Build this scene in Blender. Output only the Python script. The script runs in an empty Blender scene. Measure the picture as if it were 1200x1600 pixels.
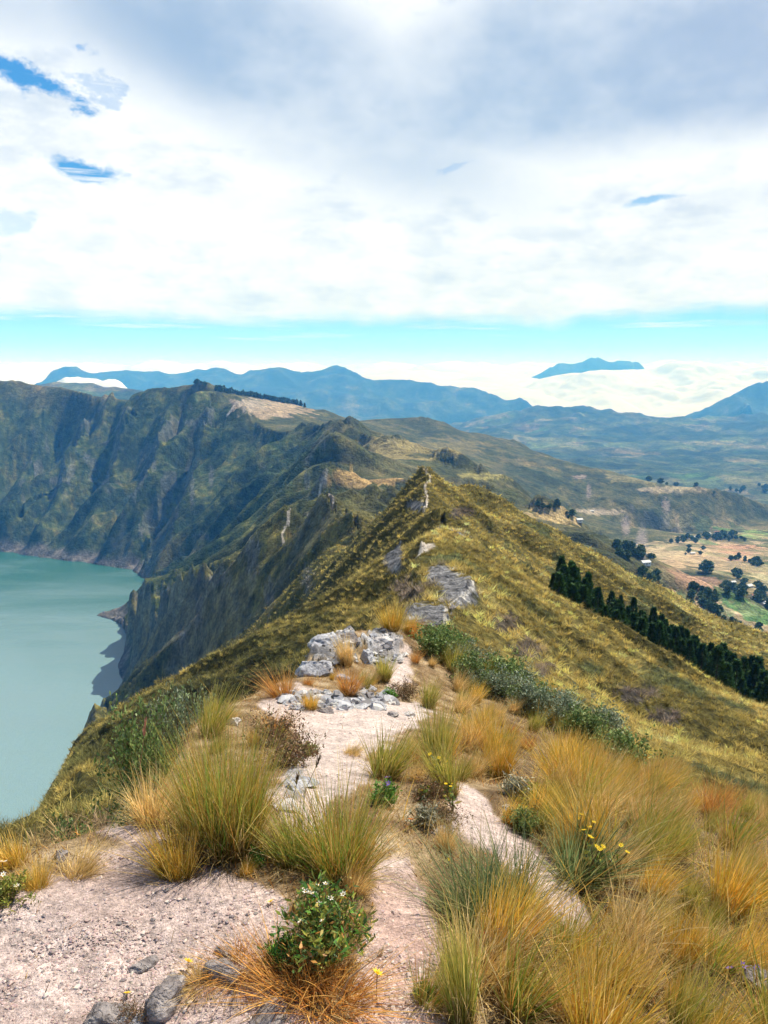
import bpy, math, random, time
import numpy as np
from mathutils import Vector, Matrix, noise as mnoise

T_START = time.time()
sc = bpy.context.scene
Q = 1.0            # terrain resolution factor
# ------------------------------------------------------------------ camera
CAMZ = 1.65
PITCH = math.radians(9.9)
F = 1200.0
cam_d = bpy.data.cameras.new('camera')
cam = bpy.data.objects.new('camera', cam_d)
sc.collection.objects.link(cam)
cam.location = (0, 0, CAMZ)
cam.rotation_euler = (math.radians(90) - PITCH, 0, 0)
cam_d.sensor_fit = 'VERTICAL'
cam_d.sensor_height = 24.0
cam_d.lens = 24.0 * F / 1600.0
cam_d.clip_start = 0.05
cam_d.clip_end = 300000
sc.camera = cam
sc.view_settings.view_transform = 'Standard'
sc.view_settings.look = 'None'
sc.view_settings.exposure = 0.58
sc.view_settings.gamma = 1.0

# ------------------------------------------------------------------ sun
SUN_EL, SUN_AZ = math.radians(57), math.radians(47)     # azimuth from +Y (ahead) towards +X (right)
sl = bpy.data.lights.new('sun', 'SUN')
sl.energy = 5.0
sl.angle = math.radians(0.5)
sl.color = (1.0, 0.95, 0.86)
so = bpy.data.objects.new('sun', sl)
sc.collection.objects.link(so)
sdir = Vector((math.sin(SUN_AZ) * math.cos(SUN_EL), math.cos(SUN_AZ) * math.cos(SUN_EL), math.sin(SUN_EL)))
so.rotation_euler = sdir.to_track_quat('Z', 'Y').to_euler()
so.location = (30, 20, 40)

# ------------------------------------------------------------------ node helper
class NT:
    def __init__(s, tree):
        s.t = tree; s.n = tree.nodes; s.l = tree.links
        s.n.clear()
    def node(s, typ, ins=None, **props):
        nd = s.n.new(typ)
        for k, v in props.items(): setattr(nd, k, v)
        if ins:
            for k, v in ins.items(): s.put(nd, k, v)
        return nd
    def put(s, nd, k, v):
        sock = nd.inputs[k]
        if isinstance(v, bpy.types.NodeSocket): s.l.new(v, sock)
        else:
            if hasattr(sock, 'default_value'):
                dv = sock.default_value
                try:
                    if hasattr(dv, '__len__') and not hasattr(v, '__len__'): v = [v] * len(dv)
                    elif hasattr(dv, '__len__') and len(dv) == 4 and len(v) == 3: v = (*v, 1)
                except TypeError: pass
                sock.default_value = v
    def m(s, op, a, b=0.0, c=0.0, clamp=False):
        nd = s.n.new('ShaderNodeMath'); nd.operation = op; nd.use_clamp = clamp
        s.put(nd, 0, a); s.put(nd, 1, b); s.put(nd, 2, c)
        return nd.outputs[0]
    def vm(s, op, a, b=(0, 0, 0), scale=None):
        nd = s.n.new('ShaderNodeVectorMath'); nd.operation = op
        s.put(nd, 0, a)
        if op not in ('LENGTH', 'NORMALIZE', 'SCALE'): s.put(nd, 1, b)
        if scale is not None: s.put(nd, 3, scale)
        return nd.outputs['Value'] if op in ('DOT_PRODUCT', 'LENGTH', 'DISTANCE') else nd.outputs[0]
    def mix(s, f, a, b, blend='MIX'):
        nd = s.n.new('ShaderNodeMix'); nd.data_type = 'RGBA'; nd.blend_type = blend; nd.clamp_factor = True
        s.put(nd, 0, f); s.put(nd, 6, a); s.put(nd, 7, b)
        return nd.outputs[2]
    def ramp(s, v, lo, hi, a=0.0, b=1.0, smooth=True):
        nd = s.n.new('ShaderNodeMapRange'); nd.clamp = True
        if smooth: nd.interpolation_type = 'SMOOTHSTEP'
        s.put(nd, 0, v); s.put(nd, 1, lo); s.put(nd, 2, hi); s.put(nd, 3, a); s.put(nd, 4, b)
        return nd.outputs[0]
    def noise(s, vec, scale, detail=4, rough=0.55, dist=0.0, col=False, dim='3D'):
        nd = s.n.new('ShaderNodeTexNoise'); nd.noise_dimensions = dim
        s.put(nd, 'Vector', vec); s.put(nd, 'Scale', scale); s.put(nd, 'Detail', detail)
        s.put(nd, 'Roughness', rough); s.put(nd, 'Distortion', dist)
        return nd.outputs['Color' if col else 'Fac']

def dirpix(px, py):
    v = (800 - py) / F; u = (px - 600) / F
    d = np.array([u, math.cos(PITCH) + v * math.sin(PITCH), -math.sin(PITCH) + v * math.cos(PITCH)])
    return d / np.linalg.norm(d)

# ------------------------------------------------------------------ world: blue sky under a broken cloud deck
def build_world():
    w = bpy.data.worlds.new('World'); sc.world = w; w.use_nodes = True
    g = NT(w.node_tree)
    tc = g.node('ShaderNodeTexCoord')
    D = g.vm('NORMALIZE', tc.outputs['Generated'])
    sep = g.node('ShaderNodeSeparateXYZ', {0: D})
    x, y, z = sep.outputs
    sky = g.node('ShaderNodeTexSky', sky_type='NISHITA', sun_disc=False, sun_elevation=SUN_EL, sun_rotation=SUN_AZ,
                 altitude=3900, air_density=1.0, dust_density=0.6, ozone_density=1.2)
    blue = g.vm('MULTIPLY', sky.outputs[0], (0.062, 0.085, 0.105))
    # pale haze near the horizon keeps the band cyan
    hz = g.ramp(z, -0.01, 0.085, 1.0, 0.0)
    zc = g.m('MAXIMUM', z, 0.02)
    px_ = g.m('DIVIDE', x, zc); py_ = g.m('DIVIDE', y, zc)
    P = g.node('ShaderNodeCombineXYZ', {0: px_, 1: py_, 2: 0.0}).outputs[0]
    # directional coordinates for shapes with a fixed place in the sky
    warp = g.noise(g.vm('MULTIPLY', D, (6, 6, 11)), 1.0, 6, 0.6, 0.0, True)
    Dw = g.vm('ADD', D, g.vm('SCALE', g.vm('SUBTRACT', warp, (0.5, 0.5, 0.5)), scale=0.045))
    def blob(px, py, rx, ry, rot=0.0, src=None):
        c = dirpix(px, py)
        up = np.array([0, 0, 1.0]); e1 = np.cross(c, up); e1 /= np.linalg.norm(e1); e2 = np.cross(e1, c)
        a = e1 * math.cos(rot) + e2 * math.sin(rot); b = -e1 * math.sin(rot) + e2 * math.cos(rot)
        dd = g.vm('SUBTRACT', src or Dw, tuple(c))
        u = g.m('DIVIDE', g.vm('DOT_PRODUCT', dd, tuple(a)), rx / F)
        v = g.m('DIVIDE', g.vm('DOT_PRODUCT', dd, tuple(b)), ry / F)
        q = g.m('ADD', g.m('MULTIPLY', u, u), g.m('MULTIPLY', v, v))
        return g.m('SUBTRACT', 1.0, g.m('SQRT', q))       # 1 centre, 0 at the ellipse
    n1 = g.noise(P, 0.75, 7, 0.62, 0.4)
    n2 = g.noise(g.vm('MULTIPLY', D, (5, 5, 16)), 1.0, 6, 0.6)
    n3 = g.noise(g.vm('MULTIPLY', D, (3.0, 3.0, 5.0)), 1.3, 5, 0.6)
    n4 = g.noise(g.vm('MULTIPLY', D, (14, 14, 34)), 1.0, 6, 0.62)
    # grey undersides
    g1 = g.ramp(blob(390, 85, 430, 115, -0.36), -0.35, 0.75)
    g2 = g.ramp(blob(1010, 75, 400, 125, 0.06), -0.25, 0.42)
    g3 = g.ramp(blob(650, 165, 330, 75, -0.08), -0.5, 0.9)
    g4 = g.ramp(blob(70, 0, 230, 60, 0.0), -0.5, 0.9)
    dark = g.m('MAXIMUM', g.m('MAXIMUM', g1, g2), g.m('MAXIMUM', g3, g.m('MULTIPLY', g4, 0.6)))
    dark = g.m('MULTIPLY', dark, g.ramp(n3, 0.25, 0.62, 0.45, 1.0))
    soft = g.m('MULTIPLY', g.ramp(n2, 0.42, 0.70), 0.26)
    soft2 = g.m('MULTIPLY', g.ramp(n4, 0.42, 0.68), 0.30)
    soft3 = g.m('MULTIPLY', g.ramp(n1, 0.5, 0.8), 0.15)
    shade = g.m('MAXIMUM', dark, g.m('ADD', g.m('ADD', soft, soft2), soft3), clamp=True)
    c_white = (.75, .77, .795); c_grey = (0.26, 0.335, 0.455); 
    tint = g.mix(g.ramp(x, 0.1, 0.45), c_grey, (0.285, 0.34, 0.455))
    cloud = g.mix(shade, c_white, tint)
    # added dimming of the unseen sky overhead and behind, cuts the ambient light
    unseen_dim = g.m('MAXIMUM', g.ramp(z, 0.44, 0.72), g.ramp(y, 0.62, 0.0))
    cloud = g.mix(g.m('MULTIPLY', unseen_dim, g.ramp(z, 0.05, 0.2)), cloud, (0.11, 0.15, 0.21))
    # gaps
    fine = g.m('MULTIPLY', g.m('SUBTRACT', g.noise(g.vm('MULTIPLY', D, (26, 26, 44)), 1.0, 6, 0.65), 0.5), 3.4)
    def hole(*a, k=1.0):
        return g.ramp(g.m('ADD', blob(*a), g.m('MULTIPLY', fine, k)), -0.1, 0.6)
    h = hole(40, 120, 76, 22, -0.36)
    h = g.m('MAXIMUM', h, hole(126, 264, 56, 15, -0.08, k=0.6))
    h = g.m('MAXIMUM', h, g.m('MULTIPLY', hole(1020, 314, 42, 7, 0.0, k=0.5), 0.7))
    h = g.m('MAXIMUM', h, g.m('MULTIPLY', hole(8, 345, 36, 14, 0.0, k=1.0), 0.35))
    h = g.m('MAXIMUM', h, g.m('MULTIPLY', hole(720, 262, 26, 6, 0.3, k=1.3), 0.3))
    h = g.m('MAXIMUM', h, g.m('MULTIPLY', hole(125, 75, 22, 9, 0.0, k=1.2), 0.6))
    h = g.m('MAXIMUM', h, g.m('MULTIPLY', hole(150, 140, 40, 14, -0.3, k=1.6), 0.4))
    # lower edge of the deck: a wavy line a few degrees above the horizon
    ez = g.m('SUBTRACT', z, g.m('MULTIPLY', g.m('SUBTRACT', g.noise(g.vm('MULTIPLY', D, (3.4, 3.4, 0)), 1.0, 5, 0.6), 0.5), 0.055))
    ez = g.m('SUBTRACT', ez, g.m('MULTIPLY', g.m('SUBTRACT', g.noise(g.vm('MULTIPLY', D, (9, 9, 70)), 1.0, 5, 0.6), 0.5), 0.024))
    edge = g.ramp(ez, 0.060, 0.084, 0.0, 1.0)
    wisp = g.m('MULTIPLY', g.ramp(g.noise(g.vm('MULTIPLY', D, (6, 6, 110)), 1.0, 6, 0.62), 0.52, 0.70), g.ramp(ez, 0.035, 0.06))
    cov = g.m('MAXIMUM', g.m('MULTIPLY', edge, g.m('SUBTRACT', 1.0, h)), g.m('MULTIPLY', wisp, 0.75))
    clear = g.mix(g.ramp(z, 0.02, 0.10), (0.40, 0.76, 0.86), (0.15, 0.46, 0.68))
    clear = g.mix(g.ramp(z, 0.10, 0.25), clear, (0.035, 0.20, 0.50))
    clear = g.mix(0.78, blue, clear)
    clear = g.mix(g.ramp(z, -0.002, 0.045, 1.0, 0.0), clear, (.84, .87, .94))
    out = g.mix(cov, clear, cloud)
    bg = g.node('ShaderNodeBackground', {'Color': out, 'Strength': 1.0})
    # light of the ground hemisphere comes from real ground; below the horizon the sky is pale haze
    g.l.new(bg.outputs[0], g.node('ShaderNodeOutputWorld').inputs[0])
build_world()

# ------------------------------------------------------------------ small utilities
def tag(o, label=None, cat=None, group=None, kind=None):
    if label: o['label'] = label
    if cat: o['category'] = cat
    if group: o['group'] = group
    if kind: o['kind'] = kind
    return o

def mesh_np(name, verts, faces, mat=None, smooth=True, parent=None, cols=None, link=True, mats=None, mat_idx=None):
    """faces: int array (n,3) or (n,4)"""
    me = bpy.data.meshes.new(name)
    verts = np.ascontiguousarray(verts, dtype=np.float32); faces = np.ascontiguousarray(faces, dtype=np.int32)
    nv, (nf, k) = len(verts), faces.shape
    me.vertices.add(nv); me.vertices.foreach_set('co', verts.ravel())
    me.loops.add(nf * k); me.loops.foreach_set('vertex_index', faces.ravel())
    me.polygons.add(nf)
    me.polygons.foreach_set('loop_start', np.arange(0, nf * k, k, dtype=np.int32))
    me.polygons.foreach_set('loop_total', np.full(nf, k, dtype=np.int32))
    me.polygons.foreach_set('use_smooth', np.full(nf, smooth, dtype=bool))
    if mats:
        for m_ in mats: me.materials.append(m_)
        if mat_idx is not None: me.polygons.foreach_set('material_index', np.ascontiguousarray(mat_idx, dtype=np.int32))
    elif mat: me.materials.append(mat)
    me.update(calc_edges=True)
    if cols is not None:
        a = me.color_attributes.new('Col', 'FLOAT_COLOR', 'POINT')
        c4 = np.ones((nv, 4), dtype=np.float32); c4[:, :cols.shape[1]] = cols
        a.data.foreach_set('color', c4.ravel())
    o = bpy.data.objects.new(name, me)
    if link: sc.collection.objects.link(o)
    if parent: o.parent = parent
    return o

_rs = np.random.RandomState(7)
_perm = _rs.permutation(4096).astype(np.int64)
_perm = np.concatenate([_perm, _perm])
_ga = _rs.rand(4096) * 2 * np.pi
_gx, _gy = np.cos(_ga), np.sin(_ga)
def gn(x, y, seed=0):
    """2-D gradient noise, about -1..1"""
    x = x + seed * 17.37; y = y - seed * 9.71
    xi = np.floor(x); yi = np.floor(y)
    fx = x - xi; fy = y - yi
    xi = xi.astype(np.int64) & 4095; yi = yi.astype(np.int64) & 4095
    def h(a, b): return _perm[(_perm[a & 4095] + b) & 4095]
    def gr(a, b, dx, dy):
        k = h(a, b); return _gx[k] * dx + _gy[k] * dy
    u = fx * fx * fx * (fx * (fx * 6 - 15) + 10); v = fy * fy * fy * (fy * (fy * 6 - 15) + 10)
    a = gr(xi, yi, fx, fy); b = gr(xi + 1, yi, fx - 1, fy)
    c = gr(xi, yi + 1, fx, fy - 1); d = gr(xi + 1, yi + 1, fx - 1, fy - 1)
    return (a + (b - a) * u + (c + (d - c) * u - (a + (b - a) * u)) * v) * 1.5
def fbm(x, y, octv=4, seed=0, gain=0.5):
    s = np.zeros(np.shape(x)); a = 1.0; t = 0
    for i in range(octv):
        s += a * gn(x * 2 ** i, y * 2 ** i, seed + i * 3); t += a; a *= gain
    return s / t * 1.4
def sstep(v, a, b):
    t = np.clip((v - a) / (b - a), 0, 1); return t * t * (3 - 2 * t)

# ------------------------------------------------------------------ terrain: control lines -> polar height field
R0, R1 = 0.9, 70000.0
AZM = 0.60
DA, DR = 0.005, 0.01
NA = int(round(2 * AZM / DA)) + 1
NR = int(math.ceil(math.log(R1 / R0) / DR)) + 1
con_s = np.zeros((NR, NA)); con_w = np.zeros((NR, NA))
def pix_T(px, py):
    v = (800 - py) / F; u = (px - 600) / F
    y = math.cos(PITCH) + v * math.sin(PITCH); z = -math.sin(PITCH) + v * math.cos(PITCH)
    return math.atan2(u, y), z / math.hypot(u, y)
def put_line(pts, w=1.0):           # pts: (az, ln r, U)
    for (a0, p0, u0), (a1, p1, u1) in zip(pts[:-1], pts[1:]):
        n = int(max(abs(a1 - a0) / DA, abs(p1 - p0) / DR) * 2.5) + 2
        for t in np.linspace(0, 1, n):
            a = a0 + (a1 - a0) * t; p = p0 + (p1 - p0) * t; u = u0 + (u1 - u0) * t
            i = int(round((p - math.log(R0)) / DR)); j = int(round((a + AZM) / DA))
            if 0 <= i < NR and 0 <= j < NA: con_s[i, j] += u * w; con_w[i, j] += w
def PR(*pts):                        # (px, py, r)
    o = []
    for px, py, r in pts:
        a, T = pix_T(px, py); o.append((a, math.log(r), T + CAMZ / r))
    put_line(o)
def PZ(*pts):                        # (px, py, z): the distance follows from the height
    o = []
    for px, py, z in pts:
        a, T = pix_T(px, py); r = (z - CAMZ) / T; o.append((a, math.log(r), z / r))
    put_line(o)
def ZR(*pts):                        # (px, r, z): places the photograph does not show
    put_line([(math.atan((px - 600) / F), math.log(r), z / r) for px, r, z in pts])
LAKEZ = -400.0
# near ground
for r_ in (0.92, 1.2, 1.5): ZR((-150, r_, 0), (700, r_, 0), (1350, r_, -0.12))
PZ((-100, 1600, 0), (300, 1600, 0), (600, 1600, 0), (900, 1600, -.1), (1300, 1600, -.28))
PZ((-100, 1440, 0), (200, 1400, 0), (400, 1420, 0), (600, 1430, -.03), (800, 1430, -.16), (1000, 1450, -.36), (1300, 1460, -.65))
PZ((-100, 1350, -.03), (0, 1335, -.03), (60, 1314, -.05), (130, 1290, -.05), (235, 1280, -.06))
ZR((-150, 3.3, -1.1), (0, 3.4, -1.1), (120, 3.7, -1.1), (190, 4.2, -1.2), (230, 5.0, -1.5), (300, 7.0, -2.6), (400, 10, -4.2), (450, 13, -6.0), (520, 16, -7.5))
PZ((235, 1280, -.06), (262, 1210, -.33), (290, 1130, -.72), (380, 1082, -1.08), (470, 1048, -1.35), (490, 1000, -1.38))
PZ((300, 1240, -.10), (430, 1230, -.15), (520, 1240, -.15), (620, 1250, -.2), (700, 1230, -.3), (850, 1250, -.6), (1000, 1290, -.95), (1300, 1400, -1.3))
PZ((300, 1120, -.75), (440, 1120, -.8), (540, 1130, -.85), (640, 1110, -1.1), (760, 1130, -1.45), (880, 1180, -1.7), (1000, 1225, -1.9), (1300, 1350, -2.0))
PZ((440, 1075, -1.12), (540, 1068, -1.35), (640, 1060, -1.65), (740, 1080, -2.05))
PZ((490, 1000, -1.38), (505, 985, -1.40), (560, 974, -1.43), (610, 978, -1.62), (650, 990, -1.9), (760, 1038, -2.7), (880, 1104, -3.1), (1000, 1188, -3.1), (1100, 1243, -2.9), (1200, 1292, -2.6), (1300, 1330, -2.4))
ZR((560, 13, -4.2), (620, 18, -7.0), (680, 20, -9.5), (800, 20, -11.5), (950, 19, -12.0), (1080, 17, -11.5), (1200, 15, -10.5), (1300, 14, -10))
# main crest
ZR((600, 14, -4.2), (640, 25, -9.0), (670, 34, -11.5))
PR((640, 975, 41), (690, 977, 42), (715, 940, 50), (742, 905, 60), (712, 862, 78), (690, 829, 92))
PR((630, 985, 40), (655, 930, 55), (650, 880, 72), (660, 845, 86), (690, 829, 92))
ZR((690, 104, -20.3), (700, 110, -20.8))
PR((728, 846, 112), (690, 822, 128), (665, 792, 150), (668, 762, 175), (662, 731, 205))
# right flank folds of the second hill
PR((690, 829, 92), (725, 850, 93), (790, 884, 95), (870, 932, 97), (1000, 1012, 99), (1100, 1072, 101), (1200, 1137, 103), (1320, 1215, 105))
PR((742, 905, 60), (770, 960, 57), (810, 1010, 54), (860, 1060, 50), (930, 1110, 46))
PR((900, 1060, 62), (1000, 1130, 60), (1100, 1200, 55), (1200, 1280, 47))
PR((760, 900, 68), (850, 965, 74), (960, 1040, 74), (1080, 1120, 70), (1200, 1200, 66), (1320, 1280, 60))
PR((720, 868, 104), (800, 905, 108), (862, 938, 112), (900, 962, 114), (1000, 1026, 119), (1100, 1086, 122), (1200, 1152, 126), (1340, 1245, 132))
PR((800, 890, 128), (862, 922, 132), (900, 946, 136), (1000, 1008, 146), (1100, 1062, 156), (1200, 1118, 166), (1340, 1200, 176))
# peak's right flank
PR((662, 731, 205), (700, 748, 215), (760, 775, 228), (830, 818, 245), (900, 863, 262), (950, 896, 274), (1000, 932, 285), (1060, 975, 290), (1100, 1010, 292), (1150, 1042, 295), (1200, 1066, 300), (1320, 1120, 300))
PR((665, 792, 150), (720, 850, 152), (800, 905, 165), (870, 955, 178))
ZR((690, 290, -78), (760, 320, -100), (860, 345, -135), (1000, 360, -165), (1100, 365, -180), (1330, 380, -190))
PR((990, 950, 420), (1040, 968, 420), (1090, 984, 425), (1150, 1000, 430), (1200, 1026, 435), (1320, 1070, 440))
ZR((900, 520, -190), (1100, 530, -215), (1330, 540, -235))
# near wall spurs towards the lake
PR((690, 829, 92), (622, 868, 95), (545, 925, 105), (470, 985, 125), (400, 1045, 160), (335, 1095, 230), (260, 1140, 330), (190, 1150, 450))
PR((630, 985, 40), (560, 1020, 42), (500, 1080, 48), (420, 1150, 60))
ZR((480, 30, -17), (400, 38, -24), (300, 45, -30), (200, 60, -38))
PR((606, 805, 170), (560, 880, 165), (500, 950, 175), (430, 1015, 205), (370, 1065, 260))
PR((662, 731, 205), (612, 792, 212), (560, 838, 222), (500, 890, 245), (450, 940, 275), (400, 990, 320), (330, 1045, 400), (270, 1090, 500))
PR((535, 852, 300), (500, 890, 330), (450, 945, 350), (400, 1005, 390), (340, 1058, 450), (270, 1105, 560))
PR((445, 850, 500), (400, 885, 500), (340, 942, 540), (280, 1002, 620), (238, 1062, 730), (200, 1098, 860), (180, 1108, 930))
PR((445, 850, 500), (400, 861, 530), (350, 880, 600), (320, 892, 680), (270, 916, 850), (225, 938, 1080), (185, 953, 1290))
PR((350, 912, 620), (300, 942, 740), (250, 985, 900), (215, 1010, 1060))
PR((50, 1316, 30), (90, 1240, 60), (130, 1165, 200), (155, 1126, 600), (166, 1112, 940))
PR((130, 1165, 200), (200, 1160, 230), (260, 1160, 200))
PR((15, 1385, 30), (58, 1305, 60), (98, 1235, 200), (128, 1190, 600), (146, 1165, 840))
PR((-60, 1480, 30), (-20, 1420, 60), (30, 1345, 200), (72, 1285, 600))
PR((80, 1268, 30), (115, 1200, 60), (155, 1140, 200))
PR((120, 1230, 30), (170, 1150, 60), (215, 1105, 120))
PR((140, 1170, 320), (165, 1145, 480), (172, 1122, 800))
PR((-200, 1620, 10), (0, 1440, 10), (70, 1370, 9))
PR((-200, 1600, 60), (0, 1430, 60), (55, 1350, 55))
PR((-200, 1570, 300), (0, 1400, 300), (75, 1290, 290))
ZR((640, 260, -52), (590, 330, -74), (540, 420, -76), (500, 480, -78))
PR((655, 930, 55), (620, 932, 74), (580, 950, 88)); PR((625, 975, 48), (590, 985, 58), (545, 1010, 66))
PR((405, 880, 600), (352, 900, 690), (320, 912, 780), (272, 932, 930))
PR((560, 905, 140), (500, 965, 150), (440, 1018, 175), (395, 1052, 205))
PR((505, 880, 275), (455, 935, 305), (405, 985, 350))
PR((178, 1085, 1010), (205, 1045, 1060), (214, 1000, 1150), (235, 968, 1190)); PR((240, 1010, 960), (262, 975, 990))
# rim knobs beyond the peak
PR((443, 820, 520), (480, 805, 560), (520, 795, 600), (580, 782, 640), (640, 770, 680))
PR((445, 850, 500), (500, 852, 500), (560, 835, 520))
ZR((500, 700, -120), (600, 760, -128))
PR((505, 726, 820), (520, 722, 825), (560, 738, 850), (600, 757, 890), (650, 770, 920))
PR((512, 724, 820), (497, 760, 830), (465, 800, 860), (420, 815, 930), (385, 842, 1050), (330, 880, 1250), (270, 900, 1450))
PR((540, 775, 760), (590, 790, 780))
ZR((540, 930, -92), (620, 960, -120))
PR((518, 690, 1120), (560, 712, 1120), (600, 732, 1130), (640, 748, 1150))
PR((518, 690, 1120), (500, 700, 1180), (470, 740, 1280), (430, 790, 1350))
ZR((540, 1230, -106), (620, 1220, -132))
PR((520, 656, 1550), (560, 669, 1480), (600, 683, 1420), (660, 712, 1360), (720, 735, 1300), (762, 747, 1280), (800, 764, 1280), (840, 790, 1270), (870, 815, 1260))
PR((700, 752, 1150), (760, 775, 1130), (830, 815, 1100))
# far rim
PR((520, 656, 1550), (475, 665, 1650), (440, 675, 1700), (415, 667, 1800), (380, 646, 1950), (350, 625, 2050), (328, 606, 2110), (308, 587, 2150))
PR((330, 604, 2110), (318, 598, 2140), (308, 586, 2150), (300, 593, 2150), (290, 603, 2160), (260, 620, 2200), (230, 630, 2250), (190, 626, 2300), (140, 615, 2400), (110, 608, 2480), (70, 601, 2550), (40, 597, 2600), (0, 592, 2700), (-150, 588, 2900))
PR((340, 609, 2280), (400, 618, 2350), (450, 627, 2400), (480, 634, 2400), (500, 645, 2300), (525, 655, 2100))
PR((308, 597, 2150), (296, 680, 2080), (258, 780, 1960), (218, 860, 1850))
PR((345, 660, 1960), (312, 730, 1880), (275, 800, 1800), (240, 850, 1750))
PR((440, 675, 1700), (400, 740, 1600), (340, 805, 1500), (290, 858, 1450), (243, 893, 1510))
PR((230, 621, 2250), (190, 720, 2140), (150, 790, 2050))
PR((110, 608, 2480), (60, 720, 2300), (20, 800, 2150))
PR((160, 650, 2330), (110, 750, 2200), (80, 820, 2080))
ZR((-100, 3100, -150), (300, 2700, -170), (500, 2650, -230))
# ribs and gullies of the far wall, running down to the left
for k, pt in enumerate(np.arange(10, 345, 33.0)):
    sg_ = 1 if k % 2 else -1
    def fw(t, pt=pt, sg_=sg_):
        px = pt - 85 * t
        ry = np.interp(px, [0, 70, 140, 230, 308, 345], [592, 601, 615, 621, 592, 622]); rr_ = np.interp(px, [0, 140, 230, 308, 345], [2700, 2400, 2250, 2150, 2060])
        sy = np.interp(px, [0, 60, 150, 205, 260, 300], [862, 871, 882, 891, 880, 860]); sr = np.interp(px, [0, 60, 150, 205, 260, 300], [1975, 1900, 1760, 1650, 1520, 1450])
        return (px, ry + (sy - ry) * t, rr_ + (sr - rr_) * t ** .85 + sg_ * (16 + 60 * t * (1.1 - t)))
    PR(*[fw(t) for t in (.10, .25, .4, .55, .7, .86)])
# shore and lake bed
PZ((166, 1112, LAKEZ), (190, 1066, LAKEZ), (184, 1040, LAKEZ), (202, 1000, LAKEZ), (190, 975, LAKEZ), (172, 968, LAKEZ), (150, 962, LAKEZ + 1), (172, 953, LAKEZ), (200, 946, LAKEZ), (226, 925, LAKEZ), (229, 908, LAKEZ), (205, 891, LAKEZ), (150, 882, LAKEZ), (60, 871, LAKEZ), (0, 862, LAKEZ), (-150, 850, LAKEZ))
SHORE = [(-300, 850), (-150, 850), (0, 862), (60, 871), (150, 882), (205, 891), (229, 908), (226, 925), (200, 946), (172, 953), (150, 962), (172, 968), (190, 975), (202, 1000), (184, 1040), (190, 1066), (166, 1112)]
sh = []
for px, py in SHORE:
    a, T = pix_T(px, py); r = (LAKEZ - CAMZ) / T; sh.append((r * math.sin(a), r * math.cos(a)))
for px, py in ((122, 1195), (88, 1265), (45, 1330), (-40, 1400), (-200, 1500), (-320, 1560)):
    a, T = pix_T(px, py); r = (LAKEZ - CAMZ) / T; sh.append((r * math.sin(a), r * math.cos(a)))
sh = np.array(sh)
PZ((166, 1112, LAKEZ), (122, 1195, LAKEZ), (88, 1265, LAKEZ), (45, 1330, LAKEZ), (-40, 1400, LAKEZ), (-200, 1500, LAKEZ))
# right: valley, terraces, ridge behind
PR((870, 838, 700), (930, 872, 720), (1000, 922, 740), (1100, 1000, 700), (1200, 1022, 780), (1320, 1060, 780))
PR((790, 790, 1050), (830, 797, 1000), (900, 820, 960), (960, 838, 930), (1030, 882, 900), (1070, 895, 890), (1130, 925, 880), (1200, 975, 850), (1320, 1030, 830))
PR((1040, 930, 830), (1110, 960, 800), (1200, 1000, 790))
ZR((850, 1400, -300), (960, 1300, -300), (1100, 1150, -300), (1330, 1050, -310))
PR((900, 800, 1900), (940, 835, 1750), (1000, 860, 1600), (1060, 880, 1350), (1130, 900, 1250), (1200, 935, 1150), (1320, 980, 1080))
PR((900, 800, 1900), (960, 820, 2050), (1010, 838, 2150), (1060, 834, 2200), (1130, 826, 2250), (1200, 812, 2500), (1320, 800, 2600))
PR((1100, 850, 1850), (1200, 860, 1800), (1320, 870, 1700))
PR((560, 656, 2600), (600, 652, 2600), (650, 650, 2600), (690, 660, 2700), (720, 672, 2700), (760, 677, 2750), (800, 690, 2700), (850, 708, 2600), (900, 725, 2500), (980, 745, 2400), (1050, 758, 2380), (1130, 768, 2450), (1190, 786, 2550), (1240, 806, 2600))
PR((620, 690, 2150), (700, 712, 2050), (800, 752, 1950), (870, 790, 1880), (905, 806, 1880))
PR((760, 677, 2750), (830, 722, 2350), (900, 760, 2200), (960, 780, 2180), (1030, 800, 2200))
ZR((600, 3300, -420), (900, 3100, -520), (1150, 3000, -560), (1330, 3000, -580))
PR((900, 715, 4600), (1040, 742, 4300), (1200, 745, 4300), (1320, 750, 4300))
PR((760, 672, 6500), (900, 690, 6300), (1000, 700, 6200), (1100, 695, 6500), (1200, 690, 6500), (1320, 690, 6500))
PR((700, 690, 6000), (740, 667, 7600), (800, 646, 8500), (860, 632, 9000), (905, 634, 9200), (950, 641, 9400), (1010, 652, 9600), (1100, 657, 9600), (1150, 650, 9500), (1200, 652, 9500), (1320, 650, 9500))
PR((860, 632, 9000), (900, 660, 7600), (960, 690, 6600))
PR((950, 641, 9400), (1040, 668, 7600), (1100, 690, 6700))
ZR((-150, 3800, -350), (200, 3800, -420), (500, 4200, -560), (700, 4300, -600))
PR((-150, 596, 5600), (0, 592, 5600), (60, 589, 5700), (110, 596, 5600), (160, 603, 5500), (240, 612, 5300), (300, 620, 5200), (400, 655, 5200))
ZR((-150, 8000, -700), (200, 8000, -700), (450, 7500, -750), (620, 8200, -700))
ZR((300, 10500, -700), (500, 10500, -640), (650, 10500, -620), (800, 11500, -900), (950, 11500, -950), (1330, 11200, -800))
PR((60, 600, 13800), (85, 580, 14000), (110, 576, 14000), (160, 574, 14200), (200, 580, 14200), (240, 577, 14000), (300, 575, 14000), (360, 578, 13500), (420, 573, 13500), (470, 575, 13600), (520, 573, 13400), (560, 576, 13200), (620, 591, 13000), (660, 596, 12800), (700, 604, 12800), (740, 606, 12600), (780, 613, 12400), (830, 626, 12300), (850, 645, 12300))
PR((420, 573, 13500), (450, 610, 11800), (470, 640, 11000))
PR((560, 576, 13200), (600, 615, 12000), (630, 645, 11000))
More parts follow.
